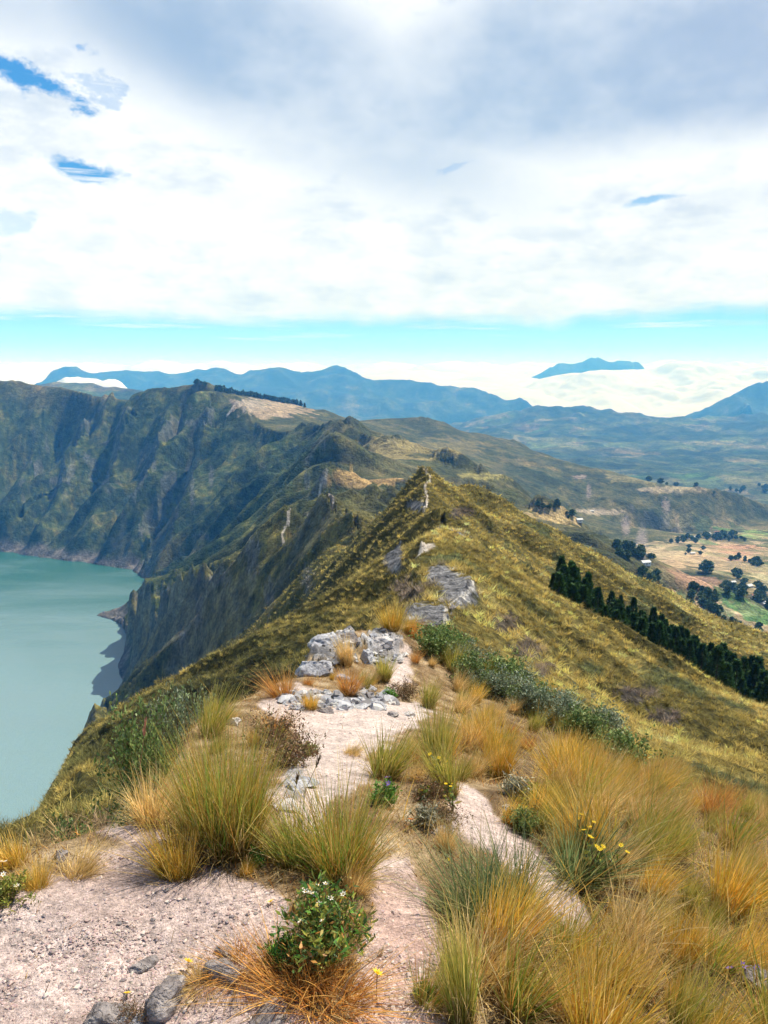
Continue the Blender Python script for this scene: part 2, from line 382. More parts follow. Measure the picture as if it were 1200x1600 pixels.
ZR((-150, 13800, -800), (0, 13800, -800)); ZR((900, 13500, -950), (1040, 13000, -950))
PR((1080, 650, 11800), (1110, 637, 12000), (1150, 616, 12300), (1180, 603, 12400), (1200, 598, 12500), (1320, 580, 12800))
PR((1150, 616, 12300), (1170, 640, 11400))
ZR((-150, 16200, -1000), (1330, 16200, -1000))
ZR((-150, 22500, -1000), (1330, 22500, -1000))
PR((810, 592, 19092), (830, 581, 19240), (862, 575, 19240), (885, 568, 19388), (900, 566, 19388), (920, 561, 19240), (940, 558, 19240), (955, 561, 19240), (972, 560, 19388), (990, 566, 19536), (1002, 574, 19536), (1020, 592, 19536))
ZR((-150, 19200, -1000), (740, 19200, -1000)); ZR((1090, 19200, -1000), (1330, 19200, -1000))
for r_ in (33000, 45000, 69000): ZR((-150, r_, -1000), (1330, r_, -1000))

def in_poly(x, y, poly):
    ins = np.zeros(np.shape(x), bool); n = len(poly)
    for i in range(n):
        x0, y0 = poly[i]; x1, y1 = poly[(i + 1) % n]
        c = ((y0 > y) != (y1 > y)); t = (x1 - x0) * (y - y0) / (y1 - y0 + 1e-12) + x0
        ins ^= c & (x < t)
    return ins
gA = -AZM + DA * np.arange(NA); gP = math.log(R0) + DR * np.arange(NR)
GA, GP = np.meshgrid(gA, gP); GR = np.exp(GP)
lake_in = in_poly(GR * np.sin(GA), GR * np.cos(GA), sh)
er = lake_in.copy(); er[1:-1, 1:-1] = lake_in[1:-1, 1:-1] & lake_in[2:, 1:-1] & lake_in[:-2, 1:-1] & lake_in[1:-1, 2:] & lake_in[1:-1, :-2]
con_s[er] = (LAKEZ - 14) / GR[er]; con_w[er] = 1.0
def solve(cs, cw, levels):
    nr, na = cs.shape
    if levels > 0 and nr > 24 and na > 24:
        def half(m):
            mm = np.zeros(((nr + 1) // 2 * 2, (na + 1) // 2 * 2)); mm[:nr, :na] = m
            return mm[0::2, 0::2] + mm[1::2, 0::2] + mm[0::2, 1::2] + mm[1::2, 1::2]
        c = solve(half(cs), half(cw), levels - 1)
        u = np.repeat(np.repeat(c, 2, 0), 2, 1)[:nr, :na]
        it = 60
    else:
        u = np.full(cs.shape, (cs.sum() / max(cw.sum(), 1))); it = 800
    mask = cw > 0; val = np.where(mask, cs / np.maximum(cw, 1e-9), 0)
    wa, wr = (1 / DA ** 2), (1 / DR ** 2); wa, wr = wa / (2 * (wa + wr)), wr / (2 * (wa + wr))
    par = (np.add.outer(np.arange(nr), np.arange(na)) & 1).astype(bool)
    for _ in range(it):
        for pb in (par, ~par):
            p = np.pad(u, 1, mode='edge')
            avg = wa * (p[1:-1, :-2] + p[1:-1, 2:]) + wr * (p[:-2, 1:-1] + p[2:, 1:-1])
            un = u + 1.55 * (avg - u)
            u = np.where(pb, un, u); u[mask] = val[mask]
    return u
U0 = solve(con_s, con_w, 5)
def blur(m, k, wmask=None):
    for _ in range(k):
        p = np.pad(m, 1, mode='edge')
        m2 = (p[1:-1, :-2] + p[1:-1, 2:] + p[:-2, 1:-1] + p[2:, 1:-1] + 2 * m) / 6
        m = m2 if wmask is None else m + (m2 - m) * wmask
    return m
nearw = 1 - sstep(GR, 12, 30)
U0 = blur(U0, 10, nearw)
U0 = blur(U0, 1, (GR < 9000).astype(float))
print('solve', round(time.time() - T_START, 1))

def bilin(G, a, p):
    fa = np.clip((a + AZM) / DA, 0, NA - 1.001); fp = np.clip((p - math.log(R0)) / DR, 0, NR - 1.001)
    i = fp.astype(int); j = fa.astype(int); u = fp - i; v = fa - j
    return (G[i, j] * (1 - u) * (1 - v) + G[i + 1, j] * u * (1 - v) + G[i, j + 1] * (1 - u) * v + G[i + 1, j + 1] * u * v)

# fine grid
seg = [(0.9, 3.2, 190), (3.2, 12.5, 240), (12.5, 38, 50), (38, 115, 230), (115, 330, 220), (330, 1300, 250), (1300, 2350, 290), (2350, 5000, 110), (5000, 14500, 150), (14500, 70000, 130)]
rows = []
for a_, b_, n_ in seg: rows += list(np.exp(np.linspace(math.log(a_), math.log(b_), max(int(n_ * Q), 8), endpoint=False)))
rows.append(70000.0); rows = np.array(rows)
core = np.linspace(-0.58, 0.58, int(1000 * Q)); side = np.linspace(0.58, 1.75, 40)[1:]
colsA = np.concatenate([-side[::-1], core, side])
A, Rr = np.meshgrid(colsA, rows)
Pp = np.log(Rr)
X = Rr * np.sin(A); Y = Rr * np.cos(A)
U = bilin(U0, A, Pp)
Z = U * Rr
CX, CY = -1300.0, 900.0
TH = np.arctan2(Y - CY, X - CX); RC = np.hypot(X - CX, Y - CY)
inlake = in_poly(X, Y, sh)
dr = np.gradient(Rr, axis=0)
cell = np.maximum(dr, Rr * 0.00116)
def wl(lam):        # octave weight: fades where the mesh is too coarse for it, and where it would be too large
    return sstep(lam / cell, 2.0, 4.5) * (1 - sstep(lam / Rr, 0.10, 0.28))
# slope of the base surface
dZr = np.gradient(Z, axis=0) / dr
dZa = np.gradient(Z, axis=1) / (np.gradient(A, axis=1) * Rr)
slope = np.hypot(dZr, dZa)
slope_m = sstep(slope, 0.12, 0.5)
D_ = np.zeros_like(Z)
gull = np.zeros_like(Z)
outm = 1 - .72 * sstep(RC, 1480, 1620) * sstep(Rr, 600, 1000)
crestm = np.where(Rr > 1150, .25 + .75 * sstep(-Z, 20, 110), 1.0)
hillm = sstep(Rr, 14, 40)
S = TH * 1400.0
wx = 60 * fbm(X / 420, Y / 420, 2, 40); wy = 14 * fbm(X / 90, Y / 90, 2, 50)
for k, lam in enumerate((260, 150, 84, 46, 25, 14, 7.5, 4.0)):
    w = wl(lam) * hillm * slope_m
    s = (S + wx * min(1, lam / 90) + wy * min(1, lam / 40)) / lam
    n = gn(s, RC / (lam * 4.5), 60 + k)
    rdg = 1 - 2.0 * np.abs(n)
    far = 1 - sstep(Rr, 3500, 6000)
    amp = np.minimum(lam * (0.27 if lam > 30 else 0.17), np.where(Rr > 330, np.where(Rr > 1150, 0.028, .038), np.where(lam > 10, .024, .015)) * Rr)
    D_ += w * far * amp * (rdg - 0.45) * crestm * outm
    gull += w * far * (rdg - 0.4) * (0.5 if lam > 60 else 0.3)
for k, lam in enumerate((2400, 1100, 520, 260, 120, 60, 30, 15, 8, 4, 2, 1, .5, .26, .13, .07, .035)):
    w = wl(lam) if lam < 1000 else sstep(Rr, 5000, 8000) * wl(lam)
    n = gn(X / lam, Y / lam, 90 + k)
    if lam > 100: n = 0.4 - 1.7 * np.abs(n)
    kk = 0.07 if lam > 50 else (0.05 if lam > 3 else (0.035 if lam > .3 else 0.05))
    D_ += w * np.minimum(lam * kk * (1 + 1.6 * sstep(Rr, 4000, 9000)), (0.007 + .004 * sstep(Rr, 6000, 11000)) * Rr) * n * (1 - .45 * (1 - outm)) * (0.25 + 0.75 * np.maximum(slope_m, (Rr < 14) | (Rr > 3500)))
# keep the lake bed below the water, and the shore where it is
shore_f = sstep(np.abs(Z - LAKEZ), 0, 40)
reg_lake = (Rr > 450) & (X < -60) & (Z < LAKEZ + 60)
D_ = np.where(reg_lake, D_ * (0.15 + 0.85 * shore_f), D_)
Z = Z + D_
Z = np.where(inlake, np.minimum(Z, LAKEZ - 4), Z)
TT = (Z - CAMZ) / Rr
print('terrain', round(time.time() - T_START, 1))

lnrows = np.log(rows)
def H(x, y):
    a = math.atan2(x, y); p = math.log(math.hypot(x, y))
    i = min(max(int(np.searchsorted(lnrows, p)) - 1, 0), len(rows) - 2)
    j = min(max(int(np.searchsorted(colsA, a)) - 1, 0), len(colsA) - 2)
    u = (p - lnrows[i]) / (lnrows[i + 1] - lnrows[i]); v = (a - colsA[j]) / (colsA[j + 1] - colsA[j])
    u = min(max(u, 0), 1); v = min(max(v, 0), 1)
    return Z[i, j] * (1 - u) * (1 - v) + Z[i + 1, j] * u * (1 - v) + Z[i, j + 1] * (1 - u) * v + Z[i + 1, j + 1] * u * v
def Hn(x, y, e=0.05):
    n = Vector((H(x - e, y) - H(x + e, y), H(x, y - e) - H(x, y + e), 2 * e)); n.normalize(); return n
def hit(px, py, rmin=0.9, rmax=1e9):
    """first point of the terrain on the sight line of a picture point"""
    a, T = pix_T(px, py)
    j = min(max(int(np.searchsorted(colsA, a)) - 1, 0), len(colsA) - 2); v = (a - colsA[j]) / (colsA[j + 1] - colsA[j])
    prof = TT[:, j] * (1 - v) + TT[:, j + 1] * v
    ok = np.nonzero((prof >= T) & (rows >= rmin) & (rows <= rmax))[0]
    if len(ok) == 0: return None
    i = ok[0]
    if i == 0: r = rows[0]
    else:
        t0, t1 = prof[i - 1], prof[i]; t = (T - t0) / (t1 - t0) if t1 > t0 else 1.0
        r = rows[i - 1] + (rows[i] - rows[i - 1]) * min(max(t, 0), 1)
    x, y = r * math.sin(a), r * math.cos(a)
    return Vector((x, y, H(x, y)))
def to_pix(X_, Y_, Z_):
    zc = Y_ * math.cos(PITCH) - (Z_ - CAMZ) * math.sin(PITCH)
    up = Y_ * math.sin(PITCH) + (Z_ - CAMZ) * math.cos(PITCH)
    zc = np.where(zc > 0.01, zc, 0.01)
    return 600 + F * X_ / zc, 800 - F * up / zc

# ------------------------------------------------------------------ ground cover masks, measured on the ground
def seg_dist(px_, py_, pts):
    d = np.full(np.shape(px_), 1e9)
    for (x0, y0), (x1, y1) in zip(pts[:-1], pts[1:]):
        vx, vy = x1 - x0, y1 - y0; L = vx * vx + vy * vy + 1e-9
        t = np.clip(((px_ - x0) * vx + (py_ - y0) * vy) / L, 0, 1)
        d = np.minimum(d, np.hypot(px_ - x0 - t * vx, py_ - y0 - t * vy))
    return d
PXg, PYg = to_pix(X, Y, Z)
near_rows = Rr < 13.5
def region(poly, soft_n=10):
    wob = 26 * fbm(X * 4, Y * 4, 6, 5, .7)
    return in_poly(PXg + wob, PYg + wob * 0.7, poly)
BARE = [
 [(-400, 1425), (0, 1402), (60, 1385), (150, 1345), (215, 1320), (150, 1300), (160, 1285), (240, 1290), (300, 1330), (360, 1370), (440, 1400), (462, 1470), (445, 1540), (500, 1600), (520, 2200), (-900, 2200)],
 [(440, 1215), (480, 1160), (430, 1125), (400, 1100), (470, 1070), (560, 1100), (650, 1098), (680, 1112), (620, 1150), (580, 1180), (575, 1215), (530, 1240), (500, 1300), (460, 1310), (420, 1240)],
 [(600, 985), (640, 1010), (640, 1070), (610, 1080), (600, 1040), (575, 1000)],
 [(700, 1225), (745, 1235), (790, 1290), (830, 1320), (900, 1390), (930, 1440), (900, 1470), (840, 1400), (770, 1330), (700, 1300)],
 [(590, 1350), (640, 1340), (660, 1400), (690, 1470), (700, 1600), (720, 2200), (540, 2200), (555, 1560), (580, 1450)],
]
bare = np.zeros_like(Z)
for p_ in BARE: bare = np.maximum(bare, region(p_).astype(float))
bare = bare * near_rows
# soften
bsoft = bare.copy(); bsoft[:800] = blur(bare[:800], 6)
litter = np.maximum(bsoft, 0)
def wline(pts, rmin, rmax):
    o = []
    for px, py in pts:
        h_ = hit(px, py, rmin, rmax)
        if h_ is not None: o.append((h_.x, h_.y))
    return o
TRAIL = [
 (wline([(695, 978), (697, 950), (725, 935), (740, 922), (738, 908)], 30, 130), 0.11),
 (wline([(728, 846), (715, 838), (700, 829), (684, 826)], 100, 160), 0.3),
 (wline([(663, 800), (668, 780), (664, 760), (672, 745), (662, 733)], 130, 230), 0.22),
 (wline([(660, 862), (668, 852)], 60, 120), 0.8),
 (wline([(443, 848), (441, 836), (445, 826), (450, 818)], 400, 620), .7),
 (wline([(450, 818), (480, 803), (520, 793)], 450, 700), 1.0),
 (wline([(512, 725), (508, 745), (500, 765)], 700, 950), 2.0),
 (wline([(370, 628), (362, 640), (355, 650)], 1800, 2300), 2.0),
]
trail = np.zeros_like(Z)
for pts, wdt in TRAIL:
    if len(pts) > 1:
        rr = np.hypot(*np.array(pts).T); sel = (Rr > rr.min() * 0.8) & (Rr < rr.max() * 1.25)
        d = seg_dist(X[sel], Y[sel], pts) + wdt * 0.5 * fbm(X[sel] / (2 * wdt), Y[sel] / (2 * wdt), 2, 8)
        trail[sel] = np.maximum(trail[sel], 1 - sstep(d, wdt * 0.8, wdt * 1.3))
def patch(px, py, rx, ry, rmin, rmax, rough=0.45, seed=0):
    """irregular patch on the ground round the point seen at px,py; size in pixels of the photograph"""
    m = (Rr > rmin) & (Rr < rmax)
    out = np.zeros_like(Z)
    q = np.hypot((PXg[m] - px) / rx, (PYg[m] - py) / ry)
    lam = (rmin + rmax) / 2 * rx / F * 0.5
    q = q + rough * fbm(X[m] / lam, Y[m] / lam, 4, 200 + seed)
    out[m] = 1 - sstep(q, 0.8, 1.05)
    return out
rock = np.zeros_like(Z)
for i_, a_ in enumerate([(718, 925, 30, 28, 35, 100), (670, 960, 38, 18, 30, 100), (690, 900, 25, 18, 40, 100), (615, 868, 16, 30, 60, 130), (700, 836, 30, 9, 100, 150),
           (650, 790, 16, 9, 120, 200),
           (520, 1010, 42, 34, 7, 11.8), (600, 1010, 32, 32, 7, 11.8), (560, 1095, 60, 12, 5.5, 9), (490, 1095, 50, 14, 5.5, 9), (462, 1225, 20, 30, 3, 4.6)]):
    rock = np.maximum(rock, patch(*a_, seed=i_))
for i_, a_ in enumerate([(340, 905, 30, 10, 380, 800), (395, 870, 10, 30, 380, 700), (255, 925, 12, 8, 500, 1300), (420, 930, 8, 30, 250, 480), (480, 905, 10, 20, 220, 480), (310, 960, 8, 26, 400, 900), (285, 1000, 7, 20, 400, 900),
             (315, 838, 18, 4, 1300, 2400), (305, 660, 22, 5, 1500, 2400), (300, 770, 4, 25, 1500, 2400), (220, 830, 5, 10, 1500, 2400), (90, 752, 14, 6, 1500, 2600), (135, 715, 5, 8, 1500, 2600), (240, 728, 4, 9, 1500, 2600), (330, 745, 4, 16, 1300, 2400), (480, 750, 5, 14, 900, 1700),
             (505, 695, 5, 8, 900, 1500), (508, 740, 4, 18, 700, 950), (460, 850, 8, 10, 500, 1000)]):
    rock = np.maximum(rock, 0.5 * patch(*a_, rough=1.0, seed=30 + i_))

# colours ------------------------------------------------------------
def C(*c): return np.array(c, dtype=float)
def lerp(col, c, m): return col + (c - col) * m[..., None]
def gradcol(n, stops):
    out = np.zeros(n.shape + (3,)); xs = [s_[0] for s_ in stops]
    for k in range(3): out[..., k] = np.interp(n, xs, [s_[1][k] for s_ in stops])
    return out
nz1 = fbm(X / 3.1, Y / 3.1, 4, 1) * (wl(3) > 0); 
nA = fbm(X / 260, Y / 260, 5, 11); nB = fbm(X / 60, Y / 60, 5, 12); nC = fbm(X / 14, Y / 14, 4, 13); nD = fbm(X / 1.2, Y / 1.2, 4, 14)
inside = (RC < 1500)
# (a) inner crater wall
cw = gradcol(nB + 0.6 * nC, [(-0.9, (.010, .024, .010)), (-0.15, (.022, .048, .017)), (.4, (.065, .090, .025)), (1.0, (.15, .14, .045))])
# (b) golden tussock of the near hill
gold = gradcol(0.7 * nC + 0.5 * nD + 0.3 * nB, [(-0.9, (.070, .068, .022)), (-0.2, (.17, .145, .040)), (.25, (.32, .26, .078)), (.9, (.50, .40, .16))])
# (c) outer slopes
outc = gradcol(nB + 0.7 * nA, [(-0.9, (.030, .040, .018)), (-0.1, (.065, .072, .028)), (.5, (.12, .11, .045)), (1.0, (.22, .17, .08))])
col = outc.copy()
# side of the rim: + towards the lake
dS = fbm(X / 30, Y / 30, 3, 21)
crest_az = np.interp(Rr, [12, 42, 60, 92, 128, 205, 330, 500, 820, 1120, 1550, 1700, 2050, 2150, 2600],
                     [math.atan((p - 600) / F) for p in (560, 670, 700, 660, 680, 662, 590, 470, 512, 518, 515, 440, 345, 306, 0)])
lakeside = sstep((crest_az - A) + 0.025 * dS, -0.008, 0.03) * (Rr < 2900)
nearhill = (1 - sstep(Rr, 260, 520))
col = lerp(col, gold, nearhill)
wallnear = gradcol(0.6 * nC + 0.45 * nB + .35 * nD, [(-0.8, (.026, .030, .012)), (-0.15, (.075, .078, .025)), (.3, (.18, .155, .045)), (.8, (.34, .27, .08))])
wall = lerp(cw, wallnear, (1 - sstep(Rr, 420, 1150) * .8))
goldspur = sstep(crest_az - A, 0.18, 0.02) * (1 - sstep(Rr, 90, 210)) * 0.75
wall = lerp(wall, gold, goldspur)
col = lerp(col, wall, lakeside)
# bluish-green shrubs scattered on the right flank
shr = sstep(fbm(X / 9, Y / 9, 4, 77) + .3 * fbm(X / 40, Y / 40, 2, 78), .28, .5) * (1 - lakeside) * (1 - sstep(Rr, 300, 500)) * (Rr > 13)
col = lerp(col, C(.075, .10, .045), shr * .8)
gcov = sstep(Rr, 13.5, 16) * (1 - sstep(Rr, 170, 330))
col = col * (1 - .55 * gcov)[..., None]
for i_, a_ in enumerate([(790, 975, 22, 16, 35, 90), (825, 1015, 22, 18, 35, 90), (850, 1045, 14, 12, 35, 90), (990, 1085, 30, 14, 40, 90), (1040, 1120, 26, 12, 40, 90), (930, 1120, 20, 8, 30, 80), (640, 925, 26, 20, 50, 120), (720, 800, 18, 9, 120, 230)]):
    col = lerp(col, C(.050, .042, .040), patch(*a_, rough=1.1, seed=150 + i_) * .85)
# tan fields on the rim and beyond
for i_, (px, py, rx, ry, r0_, r1_, c_) in enumerate([
    (560, 748, 60, 14, 760, 1000, (.42, .28, .12)), (500, 838, 46, 14, 480, 640, (.20, .14, .06)), (430, 640, 60, 14, 1700, 2450, (.34, .26, .17)),
    (390, 632, 30, 10, 1700, 2450, (.30, .25, .19)), (640, 700, 110, 16, 1150, 1700, (.27, .22, .09)), (870, 805, 40, 18, 950, 1300, (.42, .31, .15)),
    (760, 745, 50, 6, 1100, 1400, (.26, .23, .08)), (940, 800, 35, 5, 1500, 2200, (.34, .28, .20)), (1003, 850, 9, 26, 900, 2200, (.22, .19, .18)), (978, 822, 7, 14, 1100, 2200, (.24, .20, .18)),
    (1080, 900, 60, 16, 860, 1250, (.24, .15, .10)), (1100, 870, 90, 22, 1200, 1900, (.50, .36, .22)), (1040, 860, 40, 14, 1200, 1900, (.40, .32, .20)), (1150, 858, 50, 9, 1300, 1900, (.42, .24, .15)),
    (1120, 945, 35, 9, 740, 1000, (.45, .30, .20)), (1160, 955, 40, 10, 740, 1000, (.44, .33, .25)), (1180, 835, 25, 7, 1700, 2300, (.22, .32, .10)), (1045, 925, 12, 7, 740, 1000, (.45, .28, .20)),
    (935, 880, 14, 10, 650, 1100, (.34, .24, .13)), (965, 893, 12, 5, 650, 1100, (.10, .22, .06)), (1055, 935, 30, 9, 740, 1100, (.10, .17, .07)), (1135, 950, 20, 14, 740, 1100, (.08, .18, .08)),
    (1190, 905, 20, 30, 900, 1500, (.40, .36, .20)), (1185, 770, 60, 10, 2800, 5000, (.40, .32, .22)), (1080, 748, 60, 7, 2800, 5500, (.30, .27, .14)), (1000, 748, 60, 8, 2200, 2700, (.20, .18, .08)),
    (1040, 792, 6, 13, 2000, 2600, (.24, .20, .18)), (905, 745, 14, 3, 2100, 2700, (.22, .18, .16)), (920, 768, 4, 12, 2100, 2700, (.2, .17, .15)), (1060, 765, 60, 5, 2300, 2600, (.34, .28, .18)),
    (700, 700, 60, 14, 2000, 2800, (.15, .13, .05))]):
    col = lerp(col, C(*c_), patch(px, py, rx, ry, r0_, r1_, rough=.85, seed=60 + i_) * (0.9 if py > 780 else .9))
# farmed valley and far hills: irregular plots
vx = X / 210 + .6 * fbm(X / 500, Y / 500, 3, 31); vy = Y / 210 + .6 * fbm(X / 500, Y / 500, 3, 33)
h1 = _perm[(_perm[np.floor(vx).astype(np.int64) & 4095] + np.floor(vy * 1.3).astype(np.int64)) & 4095] / 4096.0
plots = gradcol(h1, [(0, (.07, .10, .035)), (.3, (.12, .15, .05)), (.5, (.30, .24, .13)), (.62, (.10, .20, .06)), (.8, (.40, .30, .18)), (1, (.22, .24, .09))])
farm = sstep(Rr, 3000, 4200) * (1 - sstep(Rr, 9500, 12500)) * sstep(fbm(X / 900, Y / 900, 4, 35), -.25, .35) * (1 - sstep(slope, .3, .6) * .5)
farm2 = sstep(Rr, 640, 800) * (1 - sstep(Rr, 2100, 2500)) * sstep(PXg, 1000, 1080) * sstep(fbm(X / 120, Y / 120, 4, 36), -.25, .25)
far_c = gradcol(nA + 0.5 * fbm(X / 1500, Y / 1500, 4, 37), [(-1, (.012, .026, .014)), (0, (.028, .048, .022)), (.6, (.07, .085, .035)), (1, (.14, .13, .06))])
col = lerp(col, far_c, sstep(Rr, 2900, 4000))
col = lerp(col, plots, farm * .38)
h2v = X / 45 + .5 * fbm(X / 90, Y / 90, 2, 38); h2w = Y / 60 + .5 * fbm(X / 90, Y / 90, 2, 39)
h2 = _perm[(_perm[np.floor(h2v).astype(np.int64) & 4095] + np.floor(h2w).astype(np.int64)) & 4095] / 4096.0
plots2 = gradcol(h2, [(0, (.09, .13, .05)), (.35, (.36, .27, .16)), (.6, (.46, .35, .22)), (.7, (.10, .22, .07)), (.85, (.40, .24, .16)), (1, (.28, .24, .13))])
col = lerp(col, plots2, farm2 * .8)
# dark woods on the far slopes
wood = sstep(fbm(X / 190, Y / 190, 4, 41) + .5 * fbm(X / 700, Y / 700, 2, 42), .25, .42) * sstep(Rr, 1500, 2500) * (1 - inside)
col = lerp(col, C(.022, .038, .018), wood * .8)
# rock: steep faces far off, shore band, listed outcrops
steep = sstep(slope + .6 * fbm(X / 34, Y / 34, 4, 45), 1.15, 1.45) * sstep(Rr, 300, 600) * (Rr < 3000)
rockc = gradcol(fbm(X / (1 + Rr * .01), Y / (1 + Rr * .01), 4, 46), [(-1, (.085, .080, .085)), (0, (.17, .165, .17)), (1, (.33, .31, .30))])
col = lerp(col, rockc, steep * .35)
shoreb = (1 - sstep(Z + 14 * fbm(X / 70, Y / 70, 3, 47), LAKEZ + 8, LAKEZ + 26)) * (Rr > 450) * (RC < 1500)
col = lerp(col, gradcol(fbm(X / 25, Y / 25, 4, 48), [(-1, (.05, .047, .045)), (0, (.12, .11, .10)), (1, (.26, .22, .19))]), shoreb)
shoreg = (1 - sstep(np.abs(Z - (LAKEZ + 70)), 10, 50)) * (Rr > 850) * (RC < 1500) * (Rr < 1500) * (X > -700)
col = lerp(col, C(.19, .15, .055), shoreg * .6 * sstep(nB, -.4, .3))
rockn = gradcol(np.where(Rr < 14, fbm(X / .5, Y / .5, 5, 49), fbm(X / 2.4, Y / 1.6, 5, 49, .65) * 1.2), [(-1, (.07, .068, .075)), (0, (.20, .20, .215)), (.8, (.42, .415, .43))])
col = lerp(col, np.where((Rr < 14)[..., None], rockn, rockn * .68), rock)
# near ground: dust, dry litter, dark soil
soil = gradcol(fbm(X / .35, Y / .35, 5, 51), [(-1, (.33, .24, .215)), (0, (.46, .36, .335)), (1, (.60, .49, .46))])
whit = sstep(PYg, 1330, 1200) * (Rr < 14)
soil = lerp(soil, C(.52, .44, .405), whit * .6)
drylit = gradcol(fbm(X / .22, Y / .22, 5, 52), [(-.9, (.085, .055, .032)), (-.15, (.20, .135, .075)), (.35, (.32, .235, .14)), (1, (.44, .35, .25))])
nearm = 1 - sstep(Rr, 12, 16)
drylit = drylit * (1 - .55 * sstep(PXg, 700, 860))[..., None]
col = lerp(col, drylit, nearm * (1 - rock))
col = lerp(col, soil, np.clip(bsoft * 1.15, 0, 1) * (1 - rock * .85))
rd = sstep(PXg, 560, 600) * (1 - sstep(PXg, 700, 740)) * sstep(PYg, 1340, 1400) * (Rr < 5)
col = lerp(col, col * C(.96, .86, .82), rd)
col = lerp(col, C(.44, .39, .34) * 1.0, trail * np.where(Rr < 75, 0, 1)); col = lerp(col, C(.52, .49, .46), trail * np.where(Rr < 75, .65, 0))
col = np.clip(col, 0.008, 0.9)
print('colour', round(time.time() - T_START, 1))

# real relief of rock and trampled soil
rel = fbm(X / .45, Y / .45, 5, 55, .6)
Z = Z + np.where(Rr < 14, rock * np.abs(rel) * np.where(Rr > 6.5, .17, .04), 0) + np.where((Rr > 30) & (Rr < 160), rock * .35 * np.abs(fbm(X / 2.2, Y / 2.2, 4, 56)), 0)
TT = (Z - CAMZ) / Rr
mask_near = np.zeros(Z.shape + (4,), np.float32)

def mat_terrain(name, kind):
    m = bpy.data.materials.new(name); m.use_nodes = True
    g = NT(m.node_tree)
    geo = g.node('ShaderNodeNewGeometry'); P = geo.outputs['Position']
    at = g.node('ShaderNodeAttribute', attribute_name='Col').outputs['Color']
    if kind == 'near':
        sc_ = [(9, .35), (45, .45), (170, .5)]; bumps = [(26, .35, .022), (95, .5, .009)]
    elif kind == 'ridge':
        sc_ = [(.7, .5), (2.2, .9), (7, .5)]; bumps = [(1.1, .5, .5), (3.0, .6, .25)]
    elif kind == 'wall':
        sc_ = [(.02, .35), (.09, .7), (.4, .6)]; bumps = [(.05, .5, 9.0), (.22, .6, 3.4)]
    else:
        sc_ = [(.004, .4), (.02, .7), (.08, .5)]; bumps = [(.012, .5, 14.0), (.05, .5, 5.0)]
    c = at
    for k, (s_, a_) in enumerate(sc_):
        n = g.noise(P, s_, 5, .62)
        f = g.ramp(n, .32, .70, 1 - a_ * .75, 1 + a_ * .8, smooth=False)
        c = g.vm('MULTIPLY', c, g.node('ShaderNodeCombineXYZ', {0: f, 1: f, 2: f}).outputs[0])
    if kind == 'near':
        vor = g.node('ShaderNodeTexVoronoi', {'Vector': P, 'Scale': 60.0, 'Randomness': 1.0})
        sp = g.m('MULTIPLY', g.ramp(vor.outputs['Distance'], .12, .22, 1.0, 0.0), g.ramp(g.noise(P, 6, 3), .45, .6))
        c = g.mix(g.m('MULTIPLY', sp, .5), c, (.14, .10, .09))
        sp2 = g.m('MULTIPLY', g.ramp(g.node('ShaderNodeTexVoronoi', {'Vector': g.vm('ADD', P, (3, 7, 1)), 'Scale': 95.0}).outputs['Distance'], .1, .2, 1.0, 0.0), g.ramp(g.noise(P, 9, 3), .48, .6))
        c = g.mix(g.m('MULTIPLY', sp2, .5), c, (.72, .66, .62))
    h = None
    for (s_, r_, d_) in bumps:
        t = g.m('MULTIPLY', g.noise(P, s_, 6, .65), d_)
        h = t if h is None else g.m('ADD', h, t)
    bp = g.node('ShaderNodeBump', {'Height': h, 'Strength': 0.9 if kind == 'near' else 1.0, 'Distance': 1.0})
    bs = g.node('ShaderNodeBsdfPrincipled', {'Base Color': c, 'Roughness': 0.95, 'Specular IOR Level': 0.1, 'Normal': bp.outputs[0]})
    g.l.new(bs.outputs[0], g.node('ShaderNodeOutputMaterial').inputs[0])
    return m
MT = {k: mat_terrain('terrain_' + k, k) for k in ('near', 'ridge', 'wall', 'far')}

nrw, ncl = Z.shape
idx = np.arange(nrw * ncl).reshape(nrw, ncl)
quads = np.stack([idx[:-1, :-1], idx[:-1, 1:], idx[1:, 1:], idx[1:, :-1]], -1).reshape(-1, 4)
def cellv(M): return ((M[:-1, :-1] + M[1:, 1:]) * .5).reshape(-1)
rc = cellv(Rr); lk = cellv(lakeside); bc = cellv(bare)
cls = np.full(len(quads), 5)
cls[rc > 11500] = 6
cls[rc < 3200] = 4
cls[(rc < 3200) & (rc > 620) & (cellv(A) > .19)] = 7
cls[(rc >= 330) & (rc < 2900) & (lk > .5)] = 3
cls[rc < 330] = 2
cls[rc < 13.5] = 1
cls[(rc < 13.5) & (bc > .5)] = 0
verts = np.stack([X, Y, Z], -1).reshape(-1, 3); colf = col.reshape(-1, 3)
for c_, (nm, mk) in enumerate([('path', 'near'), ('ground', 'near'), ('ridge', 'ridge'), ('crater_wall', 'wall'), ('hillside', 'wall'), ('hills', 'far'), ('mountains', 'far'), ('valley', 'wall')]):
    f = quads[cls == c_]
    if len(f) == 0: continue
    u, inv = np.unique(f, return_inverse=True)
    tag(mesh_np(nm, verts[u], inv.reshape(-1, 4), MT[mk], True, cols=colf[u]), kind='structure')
print('terrain built', round(time.time() - T_START, 1))

